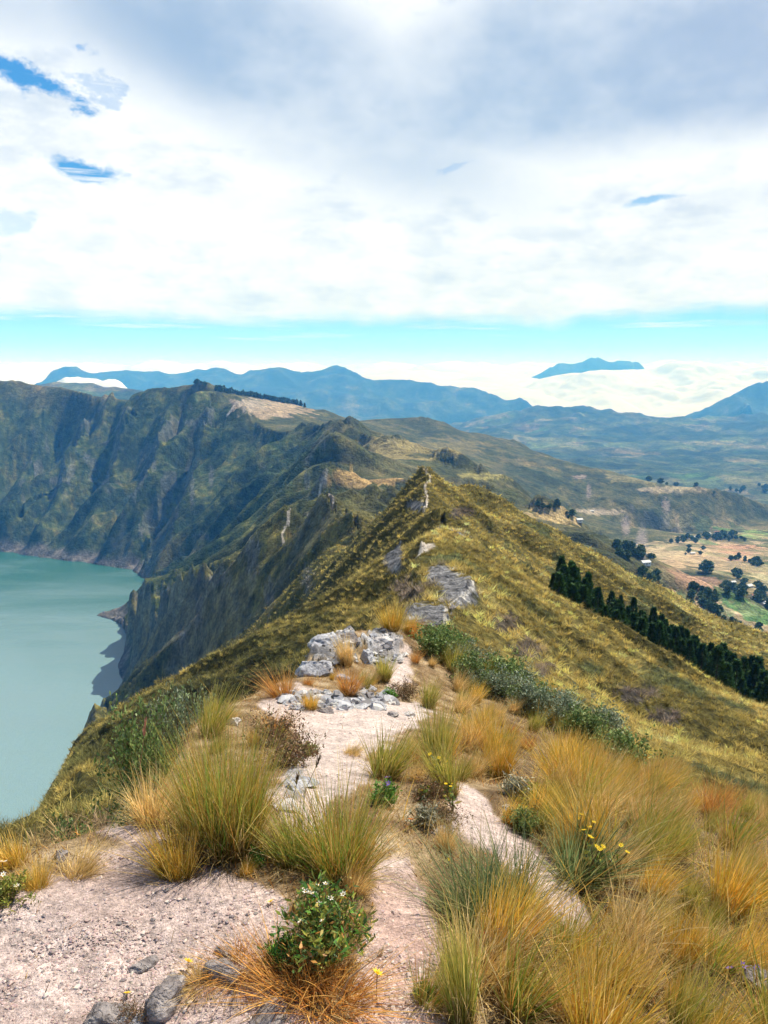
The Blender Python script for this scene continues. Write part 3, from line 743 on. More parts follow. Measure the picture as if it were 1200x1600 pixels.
# ------------------------------------------------------------------ lake
def build_lake():
    m = bpy.data.materials.new('lake_water'); m.use_nodes = True; g = NT(m.node_tree)
    P = g.node('ShaderNodeNewGeometry').outputs['Position']
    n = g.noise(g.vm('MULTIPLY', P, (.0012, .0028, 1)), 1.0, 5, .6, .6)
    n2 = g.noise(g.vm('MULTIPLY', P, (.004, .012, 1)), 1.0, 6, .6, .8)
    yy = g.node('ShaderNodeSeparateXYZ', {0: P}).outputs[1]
    sky_sheen = g.ramp(g.m('ADD', yy, g.m('MULTIPLY', g.m('SUBTRACT', n, .5), 900)), 1750, 760)
    c = g.mix(sky_sheen, (.018, .11, .09), (.165, .27, .295))  # sky reflection painted into the base colour, paler towards the near water
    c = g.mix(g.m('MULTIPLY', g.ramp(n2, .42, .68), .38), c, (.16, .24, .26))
    bp = g.node('ShaderNodeBump', {'Height': g.m('ADD', g.noise(P, .14, 3, .5), g.noise(P, .7, 3, .5)), 'Strength': .55, 'Distance': 1.0})
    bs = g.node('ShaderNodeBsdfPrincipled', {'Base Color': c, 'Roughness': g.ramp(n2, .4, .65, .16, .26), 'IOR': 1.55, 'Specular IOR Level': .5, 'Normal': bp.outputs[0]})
    g.l.new(bs.outputs[0], g.node('ShaderNodeOutputMaterial').inputs[0])
    xs = np.linspace(-3300, -150, 30); ys = np.linspace(330, 2350, 30); gx, gy = np.meshgrid(xs, ys)
    ix = np.arange(900).reshape(30, 30)
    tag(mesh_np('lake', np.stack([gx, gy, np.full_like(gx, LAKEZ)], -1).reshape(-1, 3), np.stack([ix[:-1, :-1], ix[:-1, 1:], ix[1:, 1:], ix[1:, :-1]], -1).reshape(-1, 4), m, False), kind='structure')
build_lake()

# ------------------------------------------------------------------ low clouds: lumpy banks lying in the far valleys
def mat_cloud():
    m = bpy.data.materials.new('cloud_white'); m.use_nodes = True; g = NT(m.node_tree)
    P = g.node('ShaderNodeNewGeometry').outputs['Position']
    bp = g.node('ShaderNodeBump', {'Height': g.noise(P, .0012, 5, .6), 'Strength': .35, 'Distance': 200.0})
    d = g.node('ShaderNodeBsdfDiffuse', {'Color': (.93, .94, .95, 1), 'Normal': bp.outputs[0]})
    t = g.node('ShaderNodeBsdfTranslucent', {'Color': (.93, .94, .95, 1), 'Normal': bp.outputs[0]})
    mx = g.node('ShaderNodeMixShader', {0: .35, 1: d.outputs[0], 2: t.outputs[0]})
    g.l.new(mx.outputs[0], g.node('ShaderNodeOutputMaterial').inputs[0])
    return m
MC = mat_cloud()
def cloud_sheet(name, label, az0, az1, r0, r1, na, nr, zfun):
    a = np.linspace(az0, az1, na); r = np.exp(np.linspace(math.log(r0), math.log(r1), nr))
    A2, R2 = np.meshgrid(a, r); x = R2 * np.sin(A2); y = R2 * np.cos(A2)
    z = zfun(x, y, A2, R2)
    ix = np.arange(na * nr).reshape(nr, na)
    q = np.stack([ix[:-1, :-1], ix[:-1, 1:], ix[1:, 1:], ix[1:, :-1]], -1).reshape(-1, 4)
    o = mesh_np(name, np.stack([x, y, z], -1).reshape(-1, 3), q, MC, True)
    tag(o, label, 'clouds', kind='stuff'); return o
def bump01(v, a, b, s): return sstep(v, a - s, a + s) * (1 - sstep(v, b - s, b + s))
def z_sea(x, y, a, r):
    n = np.abs(fbm(x / 4200, y / 4200, 4, 301, .45)); n2 = fbm(x / 6000, y / 6000, 3, 302)
    base = np.interp(r, [12000, 14000, 15800, 18500, 23000, 30000, 45000, 70000], [-900, -600, -330, -150, 20, 200, 420, 420])
    pz = np.abs(fbm(x / 1500, y / 1500, 4, 303, .5))
    puff = (bump01(r, 14500, 18000, 1800) * sstep(a, .10, .2) * (190 * pz) + bump01(r, 16500, 23000, 2000) * sstep(a, .315, .37) * (70 + 220 * pz))
    return base + puff + 420 * n * np.interp(r, [12500, 16000, 40000], [.35, 1, 1.3]) + 200 * n2
cloud_sheet('low_clouds', 'white sea of cloud filling the far valleys below the distant blue peak', -.62, .62, 12600, 69000, 700, 420, z_sea)
def z_strip(x, y, a, r):
    e = bump01(a, math.atan((70 - 600) / F), math.atan((225 - 600) / F), .03) * bump01(r, 8400, 10500, 700)
    return -560 + e * 522 + e * 150 * fbm(x / 900, y / 900, 5, 310)
cloud_sheet('low_clouds', 'thin white strip of cloud lying between the blue hills on the left', -.50, -.22, 7800, 11500, 260, 60, z_strip)

# ------------------------------------------------------------------ haze
def build_haze():
    m = bpy.data.materials.new('haze'); m.use_nodes = True; g = NT(m.node_tree)
    v = g.node('ShaderNodeVolumePrincipled', {'Color': (.09, .39, 1.0, 1), 'Absorption Color': (.86, .97, 1, 1), 'Density': HAZE, 'Anisotropy': 0.0})
    g.l.new(v.outputs[0], g.node('ShaderNodeOutputMaterial').inputs['Volume'])
    x0, x1, y0, y1, z0, z1 = -18000, 18000, -3000, 27500, -1700, 1200
    vs = [(x0, y0, z0), (x1, y0, z0), (x1, y1, z0), (x0, y1, z0), (x0, y0, z1), (x1, y0, z1), (x1, y1, z1), (x0, y1, z1)]
    fs = [(0, 3, 2, 1), (4, 5, 6, 7), (0, 1, 5, 4), (1, 2, 6, 5), (2, 3, 7, 6), (3, 0, 4, 7)]
    o = mesh_np('haze', np.array(vs), np.array(fs), m, False)
    tag(o, 'thin blue air haze over the crater and the distant hills', 'haze', kind='stuff')
HAZE = 1.0e-4
sc.cycles.volume_bounces = 4
build_haze()
# ------------------------------------------------------------------ vegetation, rocks, trees, houses
rng = np.random.RandomState(11)
def mat_leaf(name, trans=.35, rough=.6, spec=.25, var=.25, scale=30):
    m = bpy.data.materials.new(name); m.use_nodes = True; g = NT(m.node_tree)
    at = g.node('ShaderNodeAttribute', attribute_name='Col').outputs['Color']
    oi = g.node('ShaderNodeObjectInfo')
    P = g.node('ShaderNodeNewGeometry').outputs['Position']
    f = g.m('MULTIPLY', g.ramp(g.noise(P, scale, 3, .6), .3, .7, 1 - var, 1 + var), g.m('ADD', .85, g.m('MULTIPLY', oi.outputs['Random'], .3)))
    c = g.vm('MULTIPLY', at, g.node('ShaderNodeCombineXYZ', {0: f, 1: f, 2: f}).outputs[0])
    d = g.node('ShaderNodeBsdfPrincipled', {'Base Color': c, 'Roughness': rough, 'Specular IOR Level': spec})
    t = g.node('ShaderNodeBsdfTranslucent', {'Color': c})
    mx = g.node('ShaderNodeMixShader', {0: trans, 1: d.outputs[0], 2: t.outputs[0]})
    g.l.new(mx.outputs[0], g.node('ShaderNodeOutputMaterial').inputs[0])
    return m
M_GRASS = mat_leaf('grass_blades', .38)
M_LEAF = mat_leaf('leaves', .25, .5, .3)
M_NEEDLE = mat_leaf('needles', .12, .6, .2, .3, 3)
M_PETAL = mat_leaf('petals', .3, .6, .2, .1)
def mat_plain(name, c, var=.3, scale=8, rough=.9, bump=.3, dist=.02):
    m = bpy.data.materials.new(name); m.use_nodes = True; g = NT(m.node_tree)
    tc = g.node('ShaderNodeTexCoord').outputs['Object']
    n = g.noise(tc, scale, 6, .6)
    cc = g.mix(g.ramp(n, .3, .7, smooth=False), tuple(x * (1 - var) for x in c), tuple(min(1, x * (1 + var)) for x in c))
    bp = g.node('ShaderNodeBump', {'Height': n, 'Strength': bump, 'Distance': dist})
    bs = g.node('ShaderNodeBsdfPrincipled', {'Base Color': cc, 'Roughness': rough, 'Specular IOR Level': .2, 'Normal': bp.outputs[0]})
    g.l.new(bs.outputs[0], g.node('ShaderNodeOutputMaterial').inputs[0]); return m
M_BARK = mat_plain('bark', (.10, .075, .055))
M_STEM = mat_plain('stem', (.14, .10, .05))
def mat_rock(name, dark, light, lichen):
    m = bpy.data.materials.new(name); m.use_nodes = True; g = NT(m.node_tree)
    P = g.node('ShaderNodeNewGeometry').outputs['Position']
    n1 = g.noise(P, 9, 8, .68); n2 = g.noise(P, 45, 6, .65); n3 = g.noise(P, 16, 5, .6)
    c = g.mix(g.ramp(n1, .36, .64), dark, light)
    c = g.mix(g.m('MULTIPLY', g.ramp(n2, .5, .62), .55), c, tuple(x * .4 for x in dark))
    c = g.mix(g.m('MULTIPLY', g.ramp(n3, .55, .66), .6), c, lichen)
    vor = g.node('ShaderNodeTexVoronoi', {'Vector': g.vm('ADD', P, g.vm('SCALE', g.noise(P, 14, 3, .6, 0, True), scale=.10)), 'Scale': 13.0}, feature='DISTANCE_TO_EDGE')
    crk = g.ramp(vor.outputs['Distance'], 0.0, .035, 1.0, 0.0)
    h = g.m('SUBTRACT', g.m('ADD', g.m('MULTIPLY', n1, .04), g.m('MULTIPLY', n2, .012)), g.m('MULTIPLY', crk, .004))
    bp = g.node('ShaderNodeBump', {'Height': h, 'Strength': 1.0, 'Distance': 1.0})
    bs = g.node('ShaderNodeBsdfPrincipled', {'Base Color': c, 'Roughness': .9, 'Specular IOR Level': .25, 'Normal': bp.outputs[0]})
    g.l.new(bs.outputs[0], g.node('ShaderNodeOutputMaterial').inputs[0]); return m
M_ROCK_D = mat_rock('rock_dark', (.17, .145, .145), (.38, .34, .335), (.50, .46, .44))
M_ROCK_L = mat_rock('rock_pale', (.26, .26, .30), (.55, .55, .58), (.62, .61, .60))
M_ROCK_W = mat_rock('rock_white', (.48, .43, .42), (.72, .68, .66), (.6, .55, .52))

PAL = {
 'green': [(.14, .29, .04), (.24, .36, .05), (.36, .38, .05), (.56, .43, .06), (.66, .40, .08), (.66, .50, .17), (.60, .30, .07), (.50, .42, .08)],
 'gold':  [(0.708, 0.390, 0.049), (0.781, 0.488, 0.085), (0.561, 0.378, 0.049), (0.805, 0.561, 0.159), (0.464, 0.366, 0.049)],
 'olive': [(0.403, 0.378, 0.061), (0.537, 0.439, 0.085), (0.317, 0.342, 0.055), (0.659, 0.512, 0.146), (0.220, 0.268, 0.049)],
 'straw': [(0.805, 0.586, 0.244), (0.878, 0.671, 0.329), (0.671, 0.464, 0.159), (0.561, 0.378, 0.110), (0.732, 0.512, 0.244)],
 'orange': [(0.732, 0.329, 0.061), (0.634, 0.268, 0.055), (0.756, 0.439, 0.122), (0.561, 0.305, 0.073), (0.415, 0.171, 0.061)],
 'blue':  [(.11, .18, .07), (.16, .24, .10), (.20, .27, .11), (.10, .15, .05), (.34, .32, .13)],
 'brown': [(.26, .14, .07), (.20, .10, .05), (.34, .20, .10), (.16, .08, .05), (.40, .26, .14)],
}
def blades(n, h, rb, spread, width, pal, seg=4, lean=(0, 0), dead=.25, up=1.0, droop=.5, rg=None, base_dark=.32):
    """n grass blades springing from a disc of radius rb: verts, quads, colours"""
    rg = rg or rng
    ang = rg.rand(n) * 2 * np.pi; rad = np.sqrt(rg.rand(n)); bx = np.cos(ang) * rad * rb; by = np.sin(ang) * rad * rb
    oa = ang + rg.randn(n) * .85
    tilt = spread * (0.12 + rad * .8) * (0.5 + rg.rand(n) * .9)
    L = h * (0.38 + .72 * rg.rand(n) ** 1.1)
    dead_m = rg.rand(n) < dead
    tilt = np.where(dead_m, tilt * 1.7 + .35 * rg.rand(n), tilt); L = np.where(dead_m, L * .75, L)
    drp = droop * (0.1 + 1.3 * rg.rand(n) ** 2) * (1 + 1.1 * dead_m) + (rg.rand(n) < .10) * rg.rand(n) * 1.3
    dx, dy = np.cos(oa), np.sin(oa)
    lx = lean[0] + .12 * rg.randn(n); ly = lean[1] + .12 * rg.randn(n)
    ts = np.linspace(0, 1, seg + 1)
    th = tilt[:, None] + drp[:, None] * ts[None] ** 1.6
    step = L[:, None] / seg
    hx = np.cumsum(np.concatenate([np.zeros((n, 1)), (np.sin(th[:, 1:]) * step)], 1), 1)
    hz = np.cumsum(np.concatenate([np.zeros((n, 1)), (np.cos(th[:, 1:]) * step * up)], 1), 1)
    px_ = bx[:, None] + hx * dx[:, None] + lx[:, None] * L[:, None] * ts[None] ** 1.4
    py_ = by[:, None] + hx * dy[:, None] + ly[:, None] * L[:, None] * ts[None] ** 1.4
    pz_ = hz
    wd = width * (0.6 + .8 * rg.rand(n))[:, None] * (1 - ts[None] ** 2 * .92)
    fa = rg.rand(n) * np.pi; sx = np.cos(fa)[:, None] * wd * .5; sy = np.sin(fa)[:, None] * wd * .5
    V = np.stack([np.stack([px_ - sx, py_ - sy, pz_], -1), np.stack([px_ + sx, py_ + sy, pz_], -1)], 2)  # n,seg+1,2,3
    ii = np.arange(n * (seg + 1) * 2).reshape(n, seg + 1, 2)
    Fq = np.stack([ii[:, :-1, 0], ii[:, :-1, 1], ii[:, 1:, 1], ii[:, 1:, 0]], -1).reshape(-1, 4)
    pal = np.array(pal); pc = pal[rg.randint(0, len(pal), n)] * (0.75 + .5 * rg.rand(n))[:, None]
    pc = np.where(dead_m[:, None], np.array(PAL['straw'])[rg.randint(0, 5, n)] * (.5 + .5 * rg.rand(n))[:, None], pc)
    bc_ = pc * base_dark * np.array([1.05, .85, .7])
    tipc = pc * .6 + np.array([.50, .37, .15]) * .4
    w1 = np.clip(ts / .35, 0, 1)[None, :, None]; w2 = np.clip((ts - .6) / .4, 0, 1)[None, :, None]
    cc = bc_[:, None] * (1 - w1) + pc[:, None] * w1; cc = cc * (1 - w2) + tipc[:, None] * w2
    cc = np.repeat(cc[:, :, None], 2, 2)
    return V.reshape(-1, 3), Fq, cc.reshape(-1, 3)
def merge(parts):
    vs, fs, cs, o = [], [], [], 0
    for v, f, c in parts: vs.append(v); fs.append(f + o); cs.append(c); o += len(v)
    return np.concatenate(vs), np.concatenate(fs), np.concatenate(cs)

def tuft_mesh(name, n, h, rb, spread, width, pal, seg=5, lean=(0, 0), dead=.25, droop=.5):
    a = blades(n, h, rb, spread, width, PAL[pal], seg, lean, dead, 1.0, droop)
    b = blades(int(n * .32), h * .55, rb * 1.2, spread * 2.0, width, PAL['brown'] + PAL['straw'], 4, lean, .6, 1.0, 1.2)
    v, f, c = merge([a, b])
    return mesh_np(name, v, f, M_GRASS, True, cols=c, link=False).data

def thing(name, loc, rz=0.0, label=None, cat=None, group=None, sc_=1.0):
    o = bpy.data.objects.new(name, None); sc.collection.objects.link(o)
    o.empty_display_size = .1
    o.location = loc; o.rotation_euler = (0, 0, rz); o.scale = (sc_,) * 3
    return tag(o, label, cat, group)
def put(name, me, loc, rz=0, s=(1, 1, 1), parent=None, tilt=(0, 0)):
    o = bpy.data.objects.new(name, me); sc.collection.objects.link(o)
    o.location = loc; o.rotation_euler = (tilt[0], tilt[1], rz); o.scale = s
    if parent: o.parent = parent
    return o

# tussocks: every clump of the near ground is one object
TM = {}
for kd, n_, hh, rb_, sp_, w_, dd_, dr_ in [('green', 480, 1, .16, .50, .0115, .25, .28), ('gold', 520, 1, .18, .40, .0115, .16, .26), ('olive', 500, 1, .17, .38, .0115, .20, .24),
                                   ('straw', 480, 1, .18, .44, .0110, .25, .34), ('orange', 520, 1, .22, .70, .0090, .2, .55), ('blue', 520, 1, .20, .90, .0095, .15, .30)]:
    TM[kd] = [tuft_mesh('blades', n_, hh, rb_, sp_, w_ * f_, kd, 5, l_, dd_, dr_) for f_, l_ in ((1, (.24, -.05)), (1, (.12, .06)), (.9, (.32, .02)))]
BIG1 = tuft_mesh('blades', 2600, 1, .30, .34, .0062, 'green', 6, (.02, 0), .20, .34)
BIG2 = tuft_mesh('blades', 1200, 1, .20, .70, .0070, 'green', 6, (.12, 0), .20, .42)
tuft_xy = []
def tussock(px, py, h, kd, label, group='grass tussocks on the near ridge', me=None, ws=1.0, rz=None, lean_tilt=(0, 0)):
    p = hit(px, py, .9, 13.4)
    if p is None: return None
    me = me or TM[kd][rng.randint(3)]
    o = put('grass_tussock', me, (p.x, p.y, p.z - .012), rng.rand() * 6.28 if rz is None else rz, (h * ws, h * ws, h), tilt=lean_tilt)
    tag(o, label, 'grass tussock', group); tuft_xy.append((p.x, p.y, h * ws * .3)); return o
HERO = [
 (352, 1325, .50, 'green', 'largest green and gold grass tussock, beside the pink dirt patch', BIG1, .80),
 (278, 1368, .20, 'gold', 'small golden tussock at the left foot of the largest tussock', None, 1.3),
 (532, 1372, .42, 'green', 'green and gold tussock fanning right, behind the white-flowered shrub', BIG2, .85),
 (460, 1350, .24, 'olive', 'low scruffy tussock between the two biggest green tussocks', None, 1.3),
 (602, 1215, .30, 'olive', 'pale olive tussock at the right edge of the white path', None, 1.1),
 (682, 1208, .46, 'olive', 'upright olive-gold tussock standing like a sheaf right of the white path', None, .62),
 (700, 1240, .28, 'olive', 'small olive tussock just in front of the upright sheaf tussock', None, .9),
 (762, 1182, .44, 'gold', 'round gold tussock with a dark foot, right of the upright sheaf', None, .85),
 (745, 1440, .30, 'blue', 'grey-green spiky tussock left of the lower dirt path', None, 1.1),
 (795, 1432, .34, 'blue', 'grey-green spiky tussock touching the lower dirt path', None, 1.05),
 (892, 1248, .44, 'gold', 'tall bright golden tussock on the slope right of the lower path', None, .95),
 (930, 1345, .40, 'gold', 'golden tussock behind the yellow-flowered plant', None, .9),
 (902, 1375, .36, 'blue', 'grey-green tussock below the yellow-flowered plant', None, 1.0),
 (722, 1600, .40, 'olive', 'narrow upright olive clump at the bottom edge beside the pink soil', None, .42),
 (672, 1568, .16, 'green', 'tiny green tuft on the pink soil near the bottom edge', None, 1.2),
 (745, 1530, .22, 'straw', 'pale spreading tussock by the red flower', None, 1.5),
 (122, 1368, .10, 'straw', 'low straw-coloured tuft on the left edge of the dirt patch', None, 1.9),
 (58, 1388, .09, 'gold', 'tiny yellow tuft at the left rim of the dirt patch', None, 1.6),
 (20, 1352, .12, 'gold', 'low yellow tuft at the left frame edge above the lake', None, 1.6),
 (240, 1285, .26, 'straw', 'straw tussock at the plateau edge left of the largest tussock', None, 1.1),
 (195, 1290, .18, 'olive', 'yellow-green tuft between the grey shrub and the largest tussock', None, 1.2),
 (440, 1090, .30, 'orange', 'orange tussock left of the grey boulder', None, 1.1),
 (378, 1088, .34, 'gold', 'golden tussock standing on the drop edge left of the path top', None, 1.0),
 (545, 1082, .30, 'orange', 'orange tussock in the middle of the rock outcrop foot', None, .95),
 (542, 1038, .42, 'straw', 'pale tussock growing in the middle of the rock outcrop', None, .7),
 (600, 1064, .36, 'olive', 'green-yellow tussock at the right foot of the outcrop', None, .85),
 (568, 1078, .22, 'olive', 'small olive tuft below the outcrop centre', None, 1.0),
 (520, 978, .36, 'olive', 'olive tussock on the left top of the rock outcrop', None, 1.2),
 (548, 978, .44, 'straw', 'pale yellow tussock on top of the rock outcrop', None, 1.2),
 (580, 976, .46, 'straw', 'pale yellow tussock on the summit of the outcrop beside its twin', None, 1.2),
 (612, 984, .40, 'gold', 'golden tussock on the right shoulder of the outcrop', None, 1.2),
 (490, 1000, .26, 'orange', 'rusty tuft on the upper left edge of the outcrop', None, 1.5),
 (485, 1108, .18, 'gold', 'small yellow tuft on the white path above the first slab', None, 1.1),
 (548, 1178, .08, 'straw', 'tiny dry tuft alone on the white path', None, 2.0),
 (330, 1150, .34, 'olive', 'olive tussock just behind the largest tussock', None, 1.0),
 (430, 1140, .20, 'orange', 'rusty tuft beside the small white stone', None, 1.3),
 (480, 1520, .12, 'orange', 'low orange tuft below the white-flowered shrub', None, 2.0),
 (455, 1545, .14, 'orange', 'low orange tuft beside the grey lichen stone', None, 2.0),
 (520, 1570, .15, 'orange', 'low orange tuft in the middle of the bottom edge', None, 2.0),
 (375, 1510, .09, 'orange', 'small dry orange tuft between the two dark stones and the shrub', None, 2.4),
 (315, 1535, .07, 'straw', 'tiny dry tuft between the two dark stones', None, 2.2),
]
for px, py, h, kd, lb, me, ws in HERO: tussock(px, py, h, kd, lb, me=me, ws=ws)
# the dense grass of the right slope and the scattered rest
def dens(px, py):
    if px > 960 or (px > 620 + (1100 - py) * -.2 and py < 1180) : return 1.0
    if px > 830 and py > 1260 + 0 * px: return 1.0
    if px > 760 and py > 1480: return 1.0
    if px > 620 and py < 1250: return .9
    if px > 700 and py < 1340: return .7
    if px > 640 and py > 1290: return .22
    if px < 470 and 1090 < py < 1290 and px > 300: return .5
    return .16
cnt = 0; tries = 0
order = []
while cnt < 285 and tries < 60000:
    tries += 1
    az = rng.uniform(-.50, .60); r = 1.75 + (13.3 - 1.75) * rng.rand() ** 1.15
    x, y = r * math.sin(az), r * math.cos(az); z = H(x, y)
    qx, qy = to_pix(np.array(x), np.array(y), np.array(z)); qx, qy = float(qx), float(qy)
    if qx < -60 or qx > 1300 or qy > 1760 or qy < 960: continue
    j = min(max(int(np.searchsorted(colsA, az)), 0), len(colsA) - 1); i = min(int(np.searchsorted(lnrows, math.log(r))), len(rows) - 1)
    if bsoft[i, j] > .12 or rock[i, j] > .3: continue
    if qx < 250 and qy > 1270: continue
    if qx < 330 and qy < 1270: continue
    if rng.rand() > dens(qx, qy): continue
    big = dens(qx, qy) > .5
    h = rng.uniform(.16, .36) if big else rng.uniform(.08, .18)
    if qx > 700 and qy > 1500: h *= .95
    dmin = max(h * .38, .11) if big else h * .6
    if any((x - a) ** 2 + (y - b) ** 2 < max(dmin, c * .9) ** 2 for a, b, c in tuft_xy): continue
    if qy > 1480 and qx > 780: kd = ['olive', 'gold', 'straw', 'gold', 'straw', 'green'][rng.randint(6)]
    elif qx > 700: kd = ['gold', 'olive', 'straw', 'olive', 'orange', 'straw', 'gold', 'green'][rng.randint(8)]
    elif qy < 1180: kd = ['gold', 'straw', 'orange', 'olive'][rng.randint(4)]
    else: kd = ['straw', 'orange', 'orange', 'olive', 'gold'][rng.randint(5)]
    order.append((qx, qy, x, y, z, h, kd, big))
    tuft_xy.append((x, y, dmin)); cnt += 1
COLW = {'green': 'green and gold', 'gold': 'bright golden', 'olive': 'olive-green', 'straw': 'pale straw-coloured', 'orange': 'rusty orange', 'blue': 'grey-green'}
ANCH = [(352, 1250, 'the largest tussock'), (532, 1310, 'the second green tussock'), (682, 1150, 'the upright sheaf tussock'), (762, 1140, 'the round gold tussock'), (602, 1190, 'the pale olive tussock by the white path'),
        (770, 1400, 'the grey-green spiky tussocks'), (892, 1190, 'the tall bright golden tussock'), (930, 1360, 'the yellow-flowered plant'), (735, 1270, 'the head of the lower dirt path'), (850, 1350, 'the lower dirt path'),
        (755, 1490, 'the red flower'), (722, 1540, 'the narrow upright clump'), (1178, 1530, 'the right-hand stone'), (510, 1440, 'the white-flowered shrub'), (545, 1020, 'the rock outcrop'), (630, 1075, 'the red-leaved shrub'),
        (440, 1170, 'the reddish-brown shrub'), (365, 1125, 'the small white stone'), (805, 1230, 'the silver-leaved shrub'), (760, 1060, 'the upper green shrub belt'), (860, 1110, 'the middle green shrub belt'), (950, 1170, 'the lower green shrub belt'),
        (1195, 1300, 'the right end of the slope crest'), (1195, 1420, 'the right frame edge'), (1000, 1600, 'the bottom edge right of centre'), (1150, 1600, 'the bottom right corner'), (850, 1600, 'the bottom edge below the dirt path'),
        (640, 1295, 'the orange flower'), (545, 1150, 'the white path'), (1050, 1280, 'the open upper right slope'), (1080, 1440, 'the heart of the right-hand grass'), (960, 1480, 'the grass below the yellow flowers'), (670, 1060, 'the chalky strip of the outcrop')]
seen_l = {}
for qx, qy, x, y, z, h, kd, big in order:
    d = sorted((math.hypot(qx - a, (qy - b) * 1.2), a, b, nm) for a, b, nm in ANCH)
    hw = 'tall' if h > .40 else ('medium' if h > .31 else ('low' if h > .2 else 'tiny'))
    lb = None
    for q in range(3):
        dd, a, b, nm = d[q]
        rel = 'close to' if dd < 28 else (('right of' if qx > a else 'left of') if abs(qx - a) > abs(qy - b) * .9 else ('in front of' if qy > b else 'behind'))
        lb = '%s %s tussock %s %s' % (hw, COLW[kd], rel, nm)
        if lb not in seen_l: break
    if lb in seen_l:
        dd, a, b, nm = d[0]; d2 = d[1]
        lb = '%s %s tussock between %s and %s' % (hw, COLW[kd], nm, d2[3])
    if len(lb.split()) > 16: lb = '%s %s tussock near %s' % (hw, COLW[kd], nm)
    seen_l[lb] = 1
    o = put('grass_tussock', TM[kd][rng.randint(3)], (x, y, z - .012), rng.rand() * .8 - .4, (h * rng.uniform(.72, 1.05), h * rng.uniform(.72, 1.05), h), tilt=(rng.uniform(-.15, .15), rng.uniform(-.05, .25)))
    tag(o, lb, 'grass tussock', 'grass tussocks on the near ridge')
print('tussocks', cnt, tries, round(time.time() - T_START, 1))

# short dry grass between the tussocks (uncountable)
def scatter_blades(n, rmin, rmax, azm, hfun, accept, pal, width, seg=2, pw=1.0, per=1, spread=.8, rad=.02, sink=0.0, base_dark=.55, grid=None):
    az = rng.uniform(-azm, azm, n); r = rmin + (rmax - rmin) * rng.rand(n) ** pw
    if grid:        # one clump per cell, shifted about inside it
        gx, gy = np.meshgrid(np.arange(-rmax * math.sin(azm) - .5, rmax * math.sin(azm) + .5, grid), np.arange(rmin * math.cos(azm) * .98, rmax, grid))
        gx = gx + (np.floor(gy / grid) % 2) * grid * .5
        gx = (gx + rng.uniform(-.34, .34, gx.shape) * grid).ravel(); gy = (gy + rng.uniform(-.34, .34, gy.shape) * grid).ravel()
        r = np.hypot(gx, gy); az = np.arctan2(gx, gy); ok = (r > rmin) & (r < rmax) & (np.abs(az) < azm); r, az = r[ok], az[ok]; n = len(r)
    i = np.clip(np.searchsorted(lnrows, np.log(r)), 0, len(rows) - 1); j = np.clip(np.searchsorted(colsA, az), 0, len(colsA) - 1)
    x = r * np.sin(az); y = r * np.cos(az)
    ii = np.clip(i, 1, None); t = (np.log(r) - lnrows[ii - 1]) / (lnrows[ii] - lnrows[ii - 1])
    z = Z[ii - 1, j] * (1 - t) + Z[ii, j] * t
    ok = accept(i, j, x, y, r) > rng.rand(n)
    x, y, z, r, i, j = x[ok], y[ok], z[ok], r[ok], i[ok], j[ok]
    m = len(x); h = hfun(r, i, j, m)
    V, Fq, Cc = blades(m * per, 1.0, 1.0, spread, 1.0, pal if not callable(pal) else [(1, 1, 1)], seg, (.06, 0), .25 if not callable(pal) else 0.0, 1.0, .5, base_dark=base_dark)
    nv = (seg + 1) * 2
    V = V.reshape(m, per, nv, 3); 
    # the disc radius and the blade height scale with each plant, the width is absolute
    mid = (V[:, :, 0::2] + V[:, :, 1::2]) * .5; off = (V[:, :, 1::2] - V[:, :, 0::2]) * .5
    base = mid[:, :, :1, :].copy(); base[..., 2] = 0
    mid = (mid - base) * h[:, None, None, None] + base * (rad(h) if callable(rad) else np.full(m, rad))[:, None, None, None]
    wv = (width(r) if callable(width) else np.full(m, width))[:, None, None, None]
    V[:, :, 0::2] = mid - off * wv; V[:, :, 1::2] = mid + off * wv
    V += np.stack([x, y, z - sink], -1)[:, None, None, :]
    Cc = Cc.reshape(m, per, nv, 3)
    if callable(pal): Cc = Cc * pal(i, j, x, y, r)[:, None, None, :]
    return V.reshape(-1, 3), Fq, Cc.reshape(-1, 3)
wob = lambda x, y, s, sd: fbm(x / s, y / s, 3, sd)
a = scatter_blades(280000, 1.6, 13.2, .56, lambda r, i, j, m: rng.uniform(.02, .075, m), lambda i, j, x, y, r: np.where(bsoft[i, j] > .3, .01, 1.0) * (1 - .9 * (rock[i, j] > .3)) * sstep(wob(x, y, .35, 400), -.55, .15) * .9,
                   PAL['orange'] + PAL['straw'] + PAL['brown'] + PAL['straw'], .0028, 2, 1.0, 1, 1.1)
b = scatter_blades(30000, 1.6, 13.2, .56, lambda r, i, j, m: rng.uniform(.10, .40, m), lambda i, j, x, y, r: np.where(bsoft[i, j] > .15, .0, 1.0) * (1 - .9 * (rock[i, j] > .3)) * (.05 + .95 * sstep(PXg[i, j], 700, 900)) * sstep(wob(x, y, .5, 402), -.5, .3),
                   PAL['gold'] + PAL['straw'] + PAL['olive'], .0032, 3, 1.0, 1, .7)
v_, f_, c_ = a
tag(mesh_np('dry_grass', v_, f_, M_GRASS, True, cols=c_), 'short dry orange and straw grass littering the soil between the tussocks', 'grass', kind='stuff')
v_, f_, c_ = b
tag(mesh_np('tall_grass', v_, f_, M_GRASS, True, cols=c_), 'loose golden grass filling the gaps between tussocks on the right slope', 'grass', kind='stuff')
